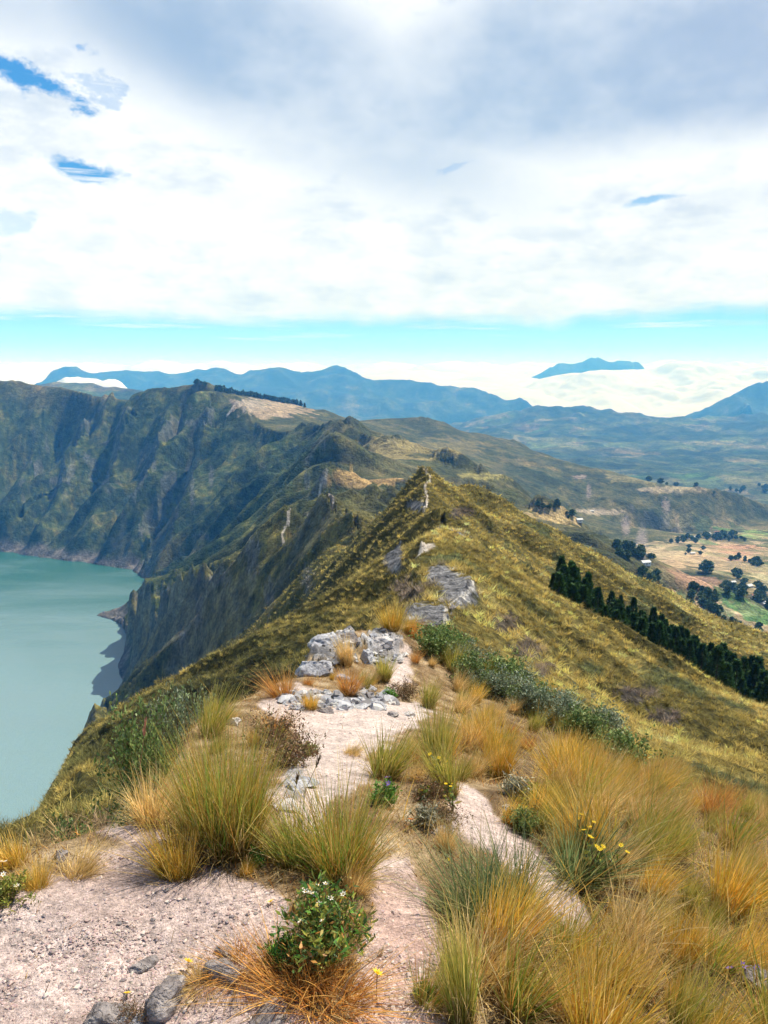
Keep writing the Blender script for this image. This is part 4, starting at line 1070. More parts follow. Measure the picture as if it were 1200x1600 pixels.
# tussock cover of the hills beyond
def hill_col(i, j, x, y, r):
    c = col[i, j] * (1.6 + 3.0 * gcov[i, j])[:, None]; k = rng.rand(len(i))[:, None]
    c = c * (.55 + 1.1 * k ** 1.5); c[:, 0] *= 1.08
    return np.clip(c, 0, .8) / .8
def hill_acc(i, j, x, y, r):
    return (1 - np.clip(rock[i, j] * 1.3, 0, 1)) * (1 - np.clip(trail[i, j] * 1.5, 0, 1)) * (.55 + .45 * sstep(wob(x, y, 5, 420), -.5, .1))
hs = []
for (g_, r0_, r1_, per_, w_, h0_, h1_) in [(.66, 13.5, 46, 60, .018, .34, .66), (.95, 46, 110, 46, .042, .50, .92), (1.25, 110, 215, 24, .10, .65, 1.15), (1.8, 215, 420, 12, .21, .9, 1.5)]:
    hs.append(scatter_blades(10, r0_, r1_, 1.0 if r1_ < 120 else .62, lambda r, i, j, m: rng.uniform(h0_, h1_, m), hill_acc, hill_col, w_, 2, 1, per_, 1.0, lambda h: h * .30, .04, .18, grid=g_))
side_ = lambda i, j, x, y, r: ((np.arctan2(x, y) > .585) | ((np.arctan2(x, y) < -.56) & (r > 2.6))) * (1 - bsoft[i, j])
side_c = lambda i, j, x, y, r: np.array(PAL['gold'] + PAL['straw'] + PAL['olive'])[rng.randint(0, 15, len(i))]
hs.append(scatter_blades(10, 1.5, 13.5, 1.25, lambda r, i, j, m: rng.uniform(.18, .36, m), side_, side_c, .0045, 3, 1, 150, .75, lambda h: h * .22, .01, .3, grid=.27))
v_, f_, c_ = merge(hs[:-1])
side_mesh = hs[-1]
tag(mesh_np('tussock_grass', v_, f_, M_GRASS, True, cols=c_), 'yellow and olive tussock grass covering the crest and slopes beyond the path', 'grass', kind='stuff')
tag(mesh_np('side_grass', *side_mesh[:2], M_GRASS, True, cols=side_mesh[2]), 'golden tussock grass on the near ridge past the right frame edge', 'grass', kind='stuff')
print('grass', len(f_), round(time.time() - T_START, 1))

# ---- shrubs
def leaf_cloud(n, pts, ls, pal, asp=.45, jit=.02, rg=rng):
    """n leaves (rhombs) around the twig points"""
    c = pts[rg.randint(0, len(pts), n)] + rg.randn(n, 3) * jit
    d = rg.randn(n, 3); d[:, 2] = np.abs(d[:, 2]) * .8 + .2; d /= np.linalg.norm(d, axis=1)[:, None]
    s = np.cross(d, rg.randn(n, 3)); s /= np.linalg.norm(s, axis=1)[:, None] + 1e-9
    L = ls * (.6 + .8 * rg.rand(n))[:, None]
    v = np.stack([c, c + d * L * .5 + s * L * asp * .5, c + d * L, c + d * L * .5 - s * L * asp * .5], 1)
    pal = np.array(pal); cc = pal[rg.randint(0, len(pal), n)] * (.7 + .6 * rg.rand(n))[:, None]
    f = np.arange(n * 4).reshape(n, 4)
    return v.reshape(-1, 3), f, np.repeat(cc, 4, 0)
def tube(p0, p1, r0, r1, k=5):
    p0 = np.array(p0, float); p1 = np.array(p1, float); d = p1 - p0; d /= np.linalg.norm(d) + 1e-9
    a = np.cross(d, [0.3, 0.9, .2]); a /= np.linalg.norm(a); b = np.cross(d, a)
    t = np.arange(k) * 2 * np.pi / k
    ring = np.cos(t)[:, None] * a + np.sin(t)[:, None] * b
    v = np.concatenate([p0 + ring * r0, p1 + ring * r1]); i = np.arange(k); j = (i + 1) % k
    return v, np.stack([i, j, j + k, i + k], -1), np.ones((2 * k, 3)) * .3
def twigs(h, w, n, sub=3, rg=rng, rad=.004, up=.7):
    segs, tips = [], []
    for _ in range(n):
        a = rg.rand() * 6.28; q = rg.rand() ** .6
        p = np.array([0, 0, 0.]) + np.array([math.cos(a), math.sin(a), 0]) * w * .08
        end = np.array([math.cos(a) * w * q, math.sin(a) * w * q, h * (up + (1 - up) * rg.rand()) * (1 - .45 * q * q)])
        mid = p * .5 + end * .5 + np.array([0, 0, .08 * h]); segs += [tube(p, mid, rad, rad * .7), tube(mid, end, rad * .7, rad * .4)]
        for t in np.linspace(.35, 1, 5): tips.append(p + (end - p) * t)
        for _ in range(sub):
            t = rg.uniform(.4, .9); b = p + (end - p) * t; e = b + rg.randn(3) * w * .28; e[2] = max(e[2], .02) + h * .06
            segs.append(tube(b, e, rad * .5, rad * .3, 4)); tips += [e, b * .5 + e * .5, b * .25 + e * .75]
    return segs, np.array(tips)
LG = [(.09, .16, .04), (.14, .22, .06), (.06, .11, .03), (.20, .27, .09)]
LGG = [(.13, .18, .10), (.18, .22, .14), (.09, .13, .07), (.24, .27, .18)]
LY = [(.22, .26, .04), (.30, .30, .05), (.14, .18, .03), (.36, .28, .07)]
LB = [(.22, .11, .06), (.16, .08, .045), (.30, .19, .10), (.14, .12, .05)]
LBR = [(.10, .26, .04), (.16, .34, .05), (.08, .20, .04)]
LS = [(.34, .33, .24), (.44, .42, .32), (.26, .25, .17), (.20, .20, .12)]
def shrub_meshes(h, w, nt, nl, ls, pal, asp=.45, jit=.02, rad=.004):
    sg, tips = twigs(h, w, nt, 3, rad=rad)
    v, f, c = merge(sg); st = mesh_np('stems', v, f, M_STEM, True, cols=c, link=False).data
    v, f, c = leaf_cloud(nl, tips, ls, pal, asp, jit); lf = mesh_np('foliage', v, f, M_LEAF, True, cols=c, link=False).data
    return st, lf, tips
def flower_mesh(r, colr, npet=9, centre=(.5, .3, .03)):
    ps = []
    for k in range(npet):
        a = k / npet * 6.283; d = np.array([math.cos(a), math.sin(a), .28]); s = np.array([-math.sin(a), math.cos(a), 0])
        w = r * 2.4 / npet
        v = np.array([[0, 0, 0], d * r * .55 + s * w * .6, d * r, d * r * .55 - s * w * .6]); ps.append((v, np.array([[0, 1, 2, 3]]), np.tile(np.array(colr) * (.9 + .2 * rng.rand()), (4, 1))))
    k = 8; t = np.arange(k) * 6.283 / k
    v = np.concatenate([np.stack([np.cos(t) * r * .32, np.sin(t) * r * .32, np.full(k, .02 * r)], -1), np.stack([np.cos(t) * r * .2, np.sin(t) * r * .2, np.full(k, r * .22)], -1)])
    i = np.arange(k); j = (i + 1) % k
    ps.append((v, np.stack([i, j, j + k, i + k], -1), np.tile(centre, (2 * k, 1)))); ps.append((v[k:], np.array([[0, 1, 2, 3], [0, 3, 4, 5], [0, 5, 6, 7]]), np.tile(centre, (k, 1))))
    v, f, c = merge(ps)
    return mesh_np('flower_head', v, f, M_PETAL, False, cols=c, link=False).data
FY = flower_mesh(.017, (.85, .62, .02), centre=(.75, .42, .02)); FO = flower_mesh(.016, (.85, .16, .02)); FR = flower_mesh(.015, (.75, .05, .03))
FW = flower_mesh(.013, (.8, .76, .68), 6, (.6, .4, .1)); FP = flower_mesh(.012, (.22, .14, .50), 6)
def shrub(px, py, meshes, label, group=None, s=1.0, name='shrub', cat='shrub', rmax=13.4, zoff=0.0, flowers=None):
    p = hit(px, py, .9, rmax)
    if p is None: return None
    t = thing(name, (p.x, p.y, p.z - .01 + zoff), rng.rand() * 6.28, label, cat, group, s)
    put('stems', meshes[0], (0, 0, 0), parent=t); put('foliage', meshes[1], (0, 0, 0), parent=t)
    if flowers:
        fm, n, fs = flowers; tips = meshes[2]; top = tips[np.argsort(-tips[:, 2])][:max(n * 2, 4)]
        for k in rng.permutation(len(top))[:n]:
            o = put('flower', fm, Vector(top[k]) + Vector((0, 0, .012)), rng.rand() * 6, (fs,) * 3, t, (rng.uniform(-.5, .5), rng.uniform(-.5, .5)))
    return t
S_G = [shrub_meshes(1, .60, 26, 2800, .075, LG + [(.24, .32, .09), (.30, .34, .12)], .5, .05, .008) for _ in range(2)]
S_GG = [shrub_meshes(1, .60, 26, 2800, .070, LGG + [(.30, .36, .24), (.36, .40, .28)], .45, .05, .008) for _ in range(2)]
S_Y = [shrub_meshes(1, .9, 22, 1500, .14, LY, .35, .06, .010) for _ in range(2)]
S_B = [shrub_meshes(1, 1.1, 30, 1600, .11, LB, .4, .08, .012) for _ in range(2)]
S_S = [shrub_meshes(1, .6, 26, 700, .17, LS, .3, .06, .012)]
S_BR = [shrub_meshes(1, .7, 18, 900, .20, LBR, .35, .05, .012)]
S_E = [shrub_meshes(1, .40, 34, 4200, .034, LG + [(.18, .25, .07), (.26, .32, .10)], .5, .03, .005), shrub_meshes(1, .40, 34, 4200, .032, LGG + [(.20, .27, .10), (.28, .34, .16)], .5, .03, .005)]
def shrub_edge(px, r, pyt, me, label):
    a, T = pix_T(px, pyt); x, y = r * math.sin(a), r * math.cos(a); z = H(x, y); h = CAMZ + T * r - z
    t = thing('shrub', (x, y, z - .03), rng.rand() * 6.28, label, 'shrub', None, max(h, .2) / .95)
    hh_ = max(h, .2) / .95; t.scale = (hh_ * .55, hh_ * .55, hh_)
    put('stems', me[0], (0, 0, 0), parent=t); put('foliage', me[1], (0, 0, 0), parent=t)
shrub_edge(215, 4.6, 1085, S_E[0], 'tall leafy green shrub on the drop edge, leftmost of the group above the lake')
shrub_edge(262, 5.2, 1062, S_E[1], 'tall grey-green shrub on the drop edge, topmost of the group above the lake')
shrub_edge(306, 6.2, 1058, S_E[1], 'grey-green shrub at the right end of the group above the lake')
shrub_edge(238, 4.4, 1128, S_E[0], 'dark green bushy shrub in front of the tall group above the lake')
shrub_edge(112, 3.8, 1262, S_E[0], 'green shrub below the plateau edge left of the silver-grey one')
shrub_edge(205, 3.9, 1232, S_E[1], 'sprawling grey-green shrub between the silver shrub and the largest tussock')
shrub(118, 1300, S_G[1], 'small leafy green shrub on the edge left of the grey dry shrub', s=.19)
shrub(165, 1290, S_S[0], 'dry silver-grey shrub with pale leaves at the plateau edge', s=.16)
shrub(92, 1312, S_Y[0], 'low yellow-green shrub at the corner of the plateau above the lake', s=.11)
shrub(60, 1325, S_Y[1], 'small olive shrub at the left plateau corner', s=.07)
shrub(14, 1410, S_Y[1], 'yellow-green cushion shrub with a white flower at the left frame edge', s=.09, flowers=(FW, 2, 9))
shrub(455, 1195, S_B[0], 'dark reddish-brown shrub on the left bank of the white path', s=.15)
shrub(430, 1165, S_B[1], 'brown heathy shrub behind the largest tussock', s=.18)
shrub(478, 1180, S_Y[0], 'small yellow-green shrub at the path edge beside the reddish one', s=.09)
shrub(300, 1345, S_B[1], 'dead brown matted shrub under the largest tussock', s=.10)
shrub(400, 1350, S_BR[0], 'small bright green plant at the foot of the largest tussock', s=.06)
shrub(668, 1250, S_B[0], 'dark brown heathy shrub in front of the upright sheaf tussock', s=.10)
shrub(690, 1290, S_B[1], 'dark reddish shrub at the head of the lower dirt path', s=.09)
shrub(665, 1290, S_S[0], 'grey dry shrub beside the orange flower', s=.11)
shrub(600, 1255, S_BR[0], 'fresh green plant with purple flowers right of the white path', s=.10, flowers=(FP, 4, 14))
shrub(805, 1245, S_S[0], 'silver-leaved shrub at the right edge of the lower dirt path', s=.13)
shrub(838, 1262, S_Y[1], 'yellow-leaved shrub right of the silver one by the lower path', s=.12)
shrub(820, 1300, S_G[0], 'dark green shrublet on the right side of the lower dirt path', s=.13)
shrub(608, 1092, S_BR[0], 'vivid green plant at the right foot of the rock outcrop', s=.10)
shrub(630, 1090, S_B[1], 'red-leaved low shrub at the right foot of the rock outcrop', s=.16)
shrub(740, 1505, S_B[0], 'low dark plant around the red flower', s=.07)
shrub(660, 1560, S_G[0], 'small dark green sprig near the bottom edge', s=.05)
shrub(205, 1595, S_B[0], 'low reddish sprig of dead plant beside the dark stone', s=.05)
shrub(440, 1500, S_BR[0], 'bright green sprig left of the white-flowered shrub', s=.085)
# the white-flowered shrub
WFM = shrub_meshes(1, .52, 34, 2600, .095, LY + LY + LBR + LG + [(.45, .22, .06)], .30, .045, .009)
shrub(512, 1500, WFM, 'green shrub with small white flowers in front of the second green tussock', s=.26, flowers=(FW, 12, 3.0))
# shrub belt along the edge of the near slope
BELT = []
k = 0
for i_ in range(34):
    t = i_ / 34; px = 690 + 290 * t + rng.uniform(-16, 16); base = np.interp(px, [640, 760, 880, 1000], [992, 1046, 1112, 1192]); py = base + rng.uniform(4, 46) * (1 - .3 * t)
    gk = rng.randint(3); me = [S_G, S_GG, S_G][gk][rng.randint(2)]
    nm = ['dark green', 'grey-green', 'dark green'][gk]
    seg_ = ['topmost end', 'upper part, past the chalky strip', 'upper middle', 'middle', 'lower middle', 'lower part', 'bottom end'][int(t * 7)]
    sz = rng.uniform(.24, .50)
    shrub(px, py, me, '%s %s round shrub in the green belt: %s' % ('big' if sz > .42 else ('mid-sized' if sz > .33 else 'small'), nm, seg_), 'green shrubs edging the near slope', s=sz)
for i_ in range(14):
    px = 705 + 20 * i_ + rng.uniform(-8, 8); py = np.interp(px, [640, 760, 880, 1000], [992, 1046, 1112, 1192]) + rng.uniform(6, 30)
    tussock(px, py, rng.uniform(.28, .42), ['olive', 'green', 'gold'][i_ % 3], '%s tussock poking out of the green shrub belt %s' % (['olive-green', 'green and gold', 'golden'][i_ % 3], ['at its top', 'near its top', 'above its middle', 'at its middle', 'below its middle', 'at its bottom'][min(i_ * 6 // 14, 5)]))
# yellow flowered upright plants
def flower_plant(px, py, h, n, fm, fs, label, group=None):
    p = hit(px, py, .9, 13.4)
    if p is None: return
    t = thing('flowering_plant', (p.x, p.y, p.z - .01), rng.rand() * 6, label, 'plant', group)
    sg, tips = [], []
    for _ in range(n):
        e = np.array([rng.randn() * h * .16, rng.randn() * h * .16, h * rng.uniform(.7, 1)]); m_ = e * .5 + np.array([rng.randn() * .01, rng.randn() * .01, .02 * h])
        sg += [tube((0, 0, 0), m_, .003, .0024), tube(m_, e, .0024, .0016)]; tips.append(e)
    v, f, c = merge(sg); mesh_np('stems', v, f, M_STEM, True, t, cols=c)
    tp = np.array([e * q for e in tips for q in (.2, .35, .5, .65, .8)])
    v, f, c = leaf_cloud(n * 16, tp, .035, LY + LG, .3, .008); mesh_np('foliage', v, f, M_LEAF, True, t, cols=c)
    for e in tips: put('flower', fm, Vector(e) + Vector((0, 0, .004)), rng.rand() * 6, (fs,) * 3, t, (rng.uniform(-.5, .2), rng.uniform(-.4, .4)))
flower_plant(925, 1395, .26, 9, FY, .75, 'tall plant with a cluster of yellow flowers on the right of the lower path')
flower_plant(908, 1350, .24, 4, FY, .6, 'slender yellow-flowered plant left of the tallest yellow cluster')
flower_plant(683, 1232, .16, 6, FY, .7, 'yellow-flowered plant at the foot of the upright sheaf tussock')
flower_plant(664, 1252, .08, 2, FY, .8, 'low plant with two yellow flowers by the dark shrub')
flower_plant(765, 1215, .10, 2, FY, .7, 'low yellow-flowered plant under the round gold tussock')
flower_plant(708, 1270, .14, 3, FY, .6, 'yellow flowers at the head of the lower dirt path')
flower_plant(815, 1290, .12, 2, FY, .6, 'yellow-budded plant left of the silver shrub')
def flower(px, py, fm, s, h, label, pre='flower'):
    p = hit(px, py, .9, 13.4)
    if p is None: return
    t = thing('flower', (p.x, p.y, p.z), rng.rand() * 6, label, 'flower')
    v, f, c = tube((0, 0, -.01), (.004, 0, h), .0016, .0013); mesh_np('stem', v, f, M_STEM, True, t)
    put('flower_head', fm, (.004, 0, h), 0, (s,) * 3, t, (-.5, .1))
flower(293, 1516, FY, 1.0, .03, 'yellow flower between the two dark stones')
flower(197, 1560, FY, .75, .015, 'small orange-yellow flower left of the dark stones')
flower(422, 1415, FY, .8, .012, 'yellow flower lying alone on the pink dirt')
flower(411, 1342, FY, .95, .05, 'orange-yellow flower at the right foot of the largest tussock')
flower(440, 1354, FY, .8, .04, 'yellow flower between the two biggest green tussocks')
flower(468, 1344, FY, .7, .04, 'yellow flower at the left side of the second green tussock')
flower(588, 1565, FY, 1.1, .09, 'yellow flower on a stalk over the pink soil at the bottom')
flower(817, 1390, FY, .7, .06, 'yellow flower above the grey-green spiky tussock')
flower(822, 1425, FY, .7, .06, 'yellow flower at the right side of the grey-green spiky tussock')
flower(702, 1362, FY, .5, .05, 'tiny yellow flower on the soil left of the lower path')
flower(640, 1298, FO, 1.1, .05, 'orange flower beside the grey dry shrub')
flower(755, 1488, FR, 1.0, .06, 'red flower in the low dark plant')
flower(779, 1484, FP, .9, .07, 'small pale purple flower right of the red flower')
flower(1137, 1540, FP, 1.2, .06, 'purple flower left of the right-hand stone')
flower(1158, 1542, FP, 1.2, .08, 'purple flower touching the right-hand stone')
flower(1180, 1548, FP, 1.1, .08, 'purple flower in front of the right-hand stone')
flower(4, 1368, FW, 1.6, .05, 'white flower at the left frame edge')
flower(268, 1150, FO, 1.5, .28, 'orange flower standing above the largest tussock on the left')

# tall seeding stalks against the lake
def stalk(px, py, pxt, pyt, label, thick=.0017, head=.16, colr=(.55, .38, .20)):
    p = hit(px, py, .9, 13.4)
    if p is None: return
    a, T = pix_T(pxt, pyt); r = math.hypot(p.x, p.y) * 1.0
    top = np.array([r * math.sin(a), r * math.cos(a), CAMZ + T * r]); base = np.array(p)
    t = thing('grass_stalk', p, 0, label, 'grass stalk', 'tall seeding grass stalks over the lake')
    d = top - base; mid = d * .5 + np.array([-.02, 0, .03 * np.linalg.norm(d)])
    v, f, c = merge([tube((0, 0, -.01), mid, thick, thick * .8, 4), tube(mid, d, thick * .8, thick * .4, 4)]); mesh_np('stem', v, f, M_GRASS, True, t, cols=np.tile(colr, (len(v), 1)))
    n = 60; q = 1 - head * rng.rand(n); c0 = mid + (d - mid) * ((q - .5) / .5)[:, None]
    dd = d / np.linalg.norm(d) + rng.randn(n, 3) * .22
    L = .022 * (.5 + rng.rand(n))[:, None]; s = np.cross(dd, rng.randn(n, 3)); s /= np.linalg.norm(s, axis=1)[:, None]
    V = np.stack([c0, c0 + dd * L * .5 + s * .0018, c0 + dd * L, c0 + dd * L * .5 - s * .0018], 1).reshape(-1, 3)
    mesh_np('seed_head', V, np.arange(n * 4).reshape(n, 4), M_GRASS, True, t, cols=np.tile(np.array(colr) * 1.1, (n * 4, 1)))
stalk(98, 1312, 79, 1100, 'tallest thin grass stalk against the lake')
stalk(112, 1308, 98, 1148, 'thin grass stalk right of the tallest one')
stalk(58, 1322, 52, 1258, 'short stalk with dark seed head at the plateau corner')
stalk(45, 1324, 33, 1240, 'short pale stalk over the lake left of the corner')
stalk(35, 1326, 3, 1276, 'pale feathery stalk leaning left over the lake', head=.4, colr=(.7, .6, .48))
stalk(60, 1318, 25, 1262, 'brown stalk leaning left over the lake')
stalk(175, 1290, 122, 1172, 'long arching stalk left of the grey shrub')
stalk(185, 1285, 110, 1200, 'bent straw stalk above the low yellow-green shrub')
stalk(168, 1290, 172, 1196, 'upright stalk with pale seed head behind the grey shrub', head=.2)
stalk(225, 1275, 228, 1130, 'reddish stalk rising in front of the green shrubs', colr=(.45, .2, .14))
stalk(250, 1180, 186, 1076, 'orange grass plume leaning left over the lake', head=.55, colr=(.7, .38, .08))
stalk(470, 1290, 500, 1185, 'dark thin stalk crossing the white path', colr=(.12, .09, .06))
stalk(462, 1300, 466, 1215, 'dark short stalk in front of the pale slab', colr=(.12, .09, .06))
stalk(525, 1565, 590, 1495, 'pale dry stick leaning over the pink soil', head=.02, thick=.003, colr=(.6, .45, .3))

# ---- rocks
import bmesh
def rock_mesh(seed, flat=.6, sub=5, rough=.22, ang=.5):
    bm = bmesh.new(); bmesh.ops.create_icosphere(bm, subdivisions=sub, radius=1.0)
    rg = random.Random(seed); planes = []
    for _ in range(11):
        n = Vector((rg.gauss(0, 1), rg.gauss(0, 1), rg.gauss(0, .8))).normalized(); planes.append((n, rg.uniform(.48, .88)))
    off = Vector((seed * 3.1, seed * 1.7, 0))
    for v in bm.verts:
        p = v.co.copy()
        for n, d in planes:
            q = p.dot(n) - d
            if q > 0: p -= n * q * .98
        f = 1 + rough * mnoise.fractal(v.co * 1.3 + off, 1.0, 2.0, 4) + rough * .55 * mnoise.ridged_multi_fractal(v.co * 2.6 + off, 1.0, 2.1, 5, 1.0, 2.0) * .3 + rough * .18 * mnoise.fractal(v.co * 11 + off, .8, 2.1, 3)
        p *= f; p.z *= flat; v.co = p
    me = bpy.data.meshes.new('rock'); bm.to_mesh(me); bm.free()
    for pl in me.polygons: pl.use_smooth = True
    return me
def rock_at(px, py, wpx, mat, label, seed, flat=.6, asp=1.0, sink=.3, rz=None, group=None, name='rock'):
    p = hit(px, py, .9, 13.4)
    if p is None: return
    s = wpx / F * math.hypot(p.x, p.y) * .5 * 1.05
    me = rock_mesh(seed, flat); me.materials.append(mat)
    n = Hn(p.x, p.y, .1)
    o = put(name, me, (p.x, p.y, p.z + s * flat * (.5 - sink)), rz if rz is not None else seed * 1.3, (s, s * asp, s))
    tag(o, label, 'rock', group)
rock_at(262, 1562, 92, M_ROCK_D, 'dark angular stone in the dirt, left of a smaller one', 1, .7, .8, .5)
rock_at(345, 1528, 72, M_ROCK_D, 'dark grey stone right of the biggest angular stone', 2, .65, .85, .5)
rock_at(222, 1512, 52, M_ROCK_D, 'thin flat slab of stone half buried in the dirt', 3, .25, .6, .2)
rock_at(350, 1488, 36, M_ROCK_D, 'small dark stone above the yellow flower', 4, .5, .7, .3)
rock_at(428, 1502, 34, M_ROCK_L, 'pale lichened stone left of the white-flowered shrub', 5, .8, .8, .35)
rock_at(425, 1592, 110, M_ROCK_D, 'broad low stone at the bottom edge in the middle', 6, .35, .7, .5)
rock_at(165, 1592, 90, M_ROCK_D, 'low grey stone at the bottom edge on the left', 7, .35, .8, .5)
rock_at(205, 1602, 50, M_ROCK_L, 'pale stone at the bottom edge beside the grey one', 8, .5, .8, .3)
rock_at(365, 1132, 26, M_ROCK_W, 'small white stone on the crest behind the largest tussock', 9, .7, .8, .1)
rock_at(338, 1140, 26, M_ROCK_D, 'small grey stone left of the white stone', 10, .8, .8, .2)
rock_at(452, 1262, 66, M_ROCK_W, 'pale slab lying along the left edge of the white path', 11, .13, .6, .3, 2.4)
rock_at(470, 1225, 60, M_ROCK_L, 'blue-grey slab above the pale one beside the white path', 12, .13, .8, .4, .6)
rock_at(1178, 1538, 52, M_ROCK_D, 'rounded grey-brown stone by the purple flowers at the right edge', 13, .8, .9, .2)
rock_at(792, 1265, 20, M_ROCK_L, 'small blue-grey stone at the top of the lower dirt path', 14, .6, .8, .3)
rock_at(690, 1300, 40, M_ROCK_D, 'half-buried stone at the left of the lower dirt path', 15, .3, .8, .4)
rock_at(95, 1342, 32, M_ROCK_D, 'small stone among dry grass on the left edge of the dirt', 16, .5, .8, .3)
for k_, (px, py, w_, fl, lb, mt) in enumerate([
    (498, 1048, 74, .75, 'large blue-grey boulder at the left end of the outcrop', M_ROCK_L), (535, 1030, 40, .8, 'grey boulder right of the large blue-grey one', M_ROCK_L),
    (508, 1005, 52, .7, 'cracked grey boulder at the upper left of the outcrop', M_ROCK_L), (573, 1032, 46, .7, 'pale boulder in the centre of the outcrop', M_ROCK_L),
    (598, 1006, 40, .5, 'flat white rock at the top right of the outcrop', M_ROCK_W), (620, 1030, 34, .5, 'white rock beside the chalky strip of the outcrop', M_ROCK_W),
    (545, 998, 44, .6, 'rough grey rock under the summit grass of the outcrop', M_ROCK_D), (562, 1106, 38, .45, 'grey stone at the top of the white path', M_ROCK_L),
    (590, 1108, 42, .5, 'broad pale stone at the top of the white path', M_ROCK_L), (505, 1112, 34, .4, 'low grey stone at the upper left of the white path', M_ROCK_D),
    (478, 1100, 30, .45, 'small dark stone at the upper left bank of the path', M_ROCK_D), (575, 1078, 28, .6, 'small grey stone between the orange tussocks', M_ROCK_L),
    (640, 1118, 30, .35, 'flat pale stone at the upper right corner of the path', M_ROCK_W), (535, 1062, 34, .4, 'flat stone at the foot of the outcrop', M_ROCK_L),
    (612, 1118, 22, .5, 'little stone beside the red-leaved shrub', M_ROCK_D)]):
    rock_at(px, py, w_, mt, lb, 20 + k_, fl * .9, .8, .42)
# pebbles on the dirt
def pebbles(n, name='pebbles', label='grit and small pebbles strewn on the pink dirt path', smin=.0016, smax=.0075, pw=7, mask=None, pal=None, rr=(1.5, 8.5), sub=1):
    bm = bmesh.new(); bmesh.ops.create_icosphere(bm, subdivisions=sub, radius=1.0)
    bv = np.array([v.co for v in bm.verts]); bf = np.array([[v.index for v in f.verts] for f in bm.faces]); bm.free()
    az = rng.uniform(-.6, .5, n * 6); r = rr[0] + (rr[1] - rr[0]) * rng.rand(n * 6) ** 1.6; mk = bsoft if mask is None else mask
    i = np.clip(np.searchsorted(lnrows, np.log(r)), 1, len(rows) - 1); j = np.clip(np.searchsorted(colsA, az), 0, len(colsA) - 1)
    ok = (mk[i, j] > .35) & (rng.rand(n * 6) < .25 + .75 * sstep(fbm(r * np.sin(az) / .4, r * np.cos(az) / .4, 3, 71), -.1, .4)); i, j, az, r = i[ok][:n], j[ok][:n], az[ok][:n], r[ok][:n]; m = len(r)
    s = smin + smax * rng.rand(m) ** pw
    V = bv[None] * (1 + .9 * (rng.rand(m, len(bv), 1) - .5)) * (s[:, None, None] * np.stack([rng.uniform(.7, 1.4, m), rng.uniform(.7, 1.4, m), rng.uniform(.4, .8, m)], -1)[:, None])
    V += np.stack([r * np.sin(az), r * np.cos(az), Z[i, j] + s * .15], -1)[:, None]
    Fp = (bf[None] + (np.arange(m) * len(bv))[:, None, None]).reshape(-1, 3)
    pc = np.array([(.40, .31, .28), (.28, .23, .22), (.55, .47, .43), (.20, .17, .17), (.48, .36, .33)] if pal is None else pal); pc = pc[rng.randint(0, len(pc), m)]
    o = mesh_np(name, V.reshape(-1, 3), Fp, M_PEB, False, cols=np.repeat(pc, len(bv), 0)); tag(o, label, name, kind='stuff')
M_PEB = bpy.data.materials.new('pebble'); M_PEB.use_nodes = True
_g = NT(M_PEB.node_tree); _a = _g.node('ShaderNodeAttribute', attribute_name='Col').outputs['Color']
_b = _g.node('ShaderNodeBsdfPrincipled', {'Base Color': _g.mix(.4, _a, _g.noise(_g.node('ShaderNodeNewGeometry').outputs['Position'], 200, 3, .6, 0, True), 'OVERLAY'), 'Roughness': .95, 'Specular IOR Level': .1}); _g.l.new(_b.outputs[0], _g.node('ShaderNodeOutputMaterial').inputs[0])
pebbles(12000)
pebbles(34000, 'soil_crumbs', 'crumbs of pinkish soil covering the trampled dirt', .0014, .0048, 4, None, [(.46, .36, .335), (.40, .30, .28), (.54, .44, .41), (.34, .25, .23)], (1.5, 6.5))
pebbles(3600, 'rubble', 'broken grey stones and rubble covering the rock outcrop', .010, .055, 3.0, rock * (Rr < 13), [(.30, .30, .33), (.42, .42, .44), (.20, .19, .20), (.52, .50, .48)], (5.6, 12.5), 2)
print('near things', round(time.time() - T_START, 1))

# ---- trees
def pine_meshes(seed, n=2600, ls=.55):
    rg = np.random.RandomState(seed); h = 8.0
    t = .16 + .84 * rg.rand(n) ** .85
    rad = 1.9 * (1 - t) ** .92 * (0.35 + .65 * rg.rand(n) ** .4) * (1 + .25 * np.sin(t * 34 + seed)) + .06
    a = rg.rand(n) * 6.283; lump = 1 + .22 * np.sin(a * 3 + seed + t * 7)
    c = np.stack([np.cos(a) * rad * lump, np.sin(a) * rad * lump, t * h + rg.randn(n) * .12], -1)
    d = np.stack([np.cos(a), np.sin(a), .75 + .4 * rg.randn(n)], -1); d /= np.linalg.norm(d, axis=1)[:, None]
    s = np.cross(d, rg.randn(n, 3)); s /= np.linalg.norm(s, axis=1)[:, None]
    L = ls * (.5 + .8 * rg.rand(n))[:, None]
    v = np.stack([c, c + d * L * .45 + s * L * .16, c + d * L, c + d * L * .45 - s * L * .16], 1).reshape(-1, 3)
    pc = np.array([(.028, .070, .016), (.045, .105, .024), (.070, .15, .034), (.035, .08, .020)])[rg.randint(0, 4, n)] * (.7 + .6 * rg.rand(n))[:, None]
    cr = mesh_np('crown', v, np.arange(n * 4).reshape(n, 4), M_NEEDLE, True, cols=np.repeat(pc, 4, 0), link=False).data
    sg = [tube((0, 0, -.6), (0, 0, 3), .16, .12, 7), tube((0, 0, 3), (.05, 0, 7.6), .12, .02, 6)]
    for k in range(14):
        z0 = 1.2 + k * .42; a_ = k * 2.4; q = 1.6 * (1 - z0 / 8.2); sg.append(tube((0, 0, z0), (math.cos(a_) * q, math.sin(a_) * q, z0 + .5), .035, .012, 4))
    vv, ff, cc = merge(sg); tr = mesh_np('trunk', vv, ff, M_BARK, True, link=False).data
    return tr, cr
PM = [pine_meshes(s_) for s_ in (1, 2, 3, 4)]
pl_ = []
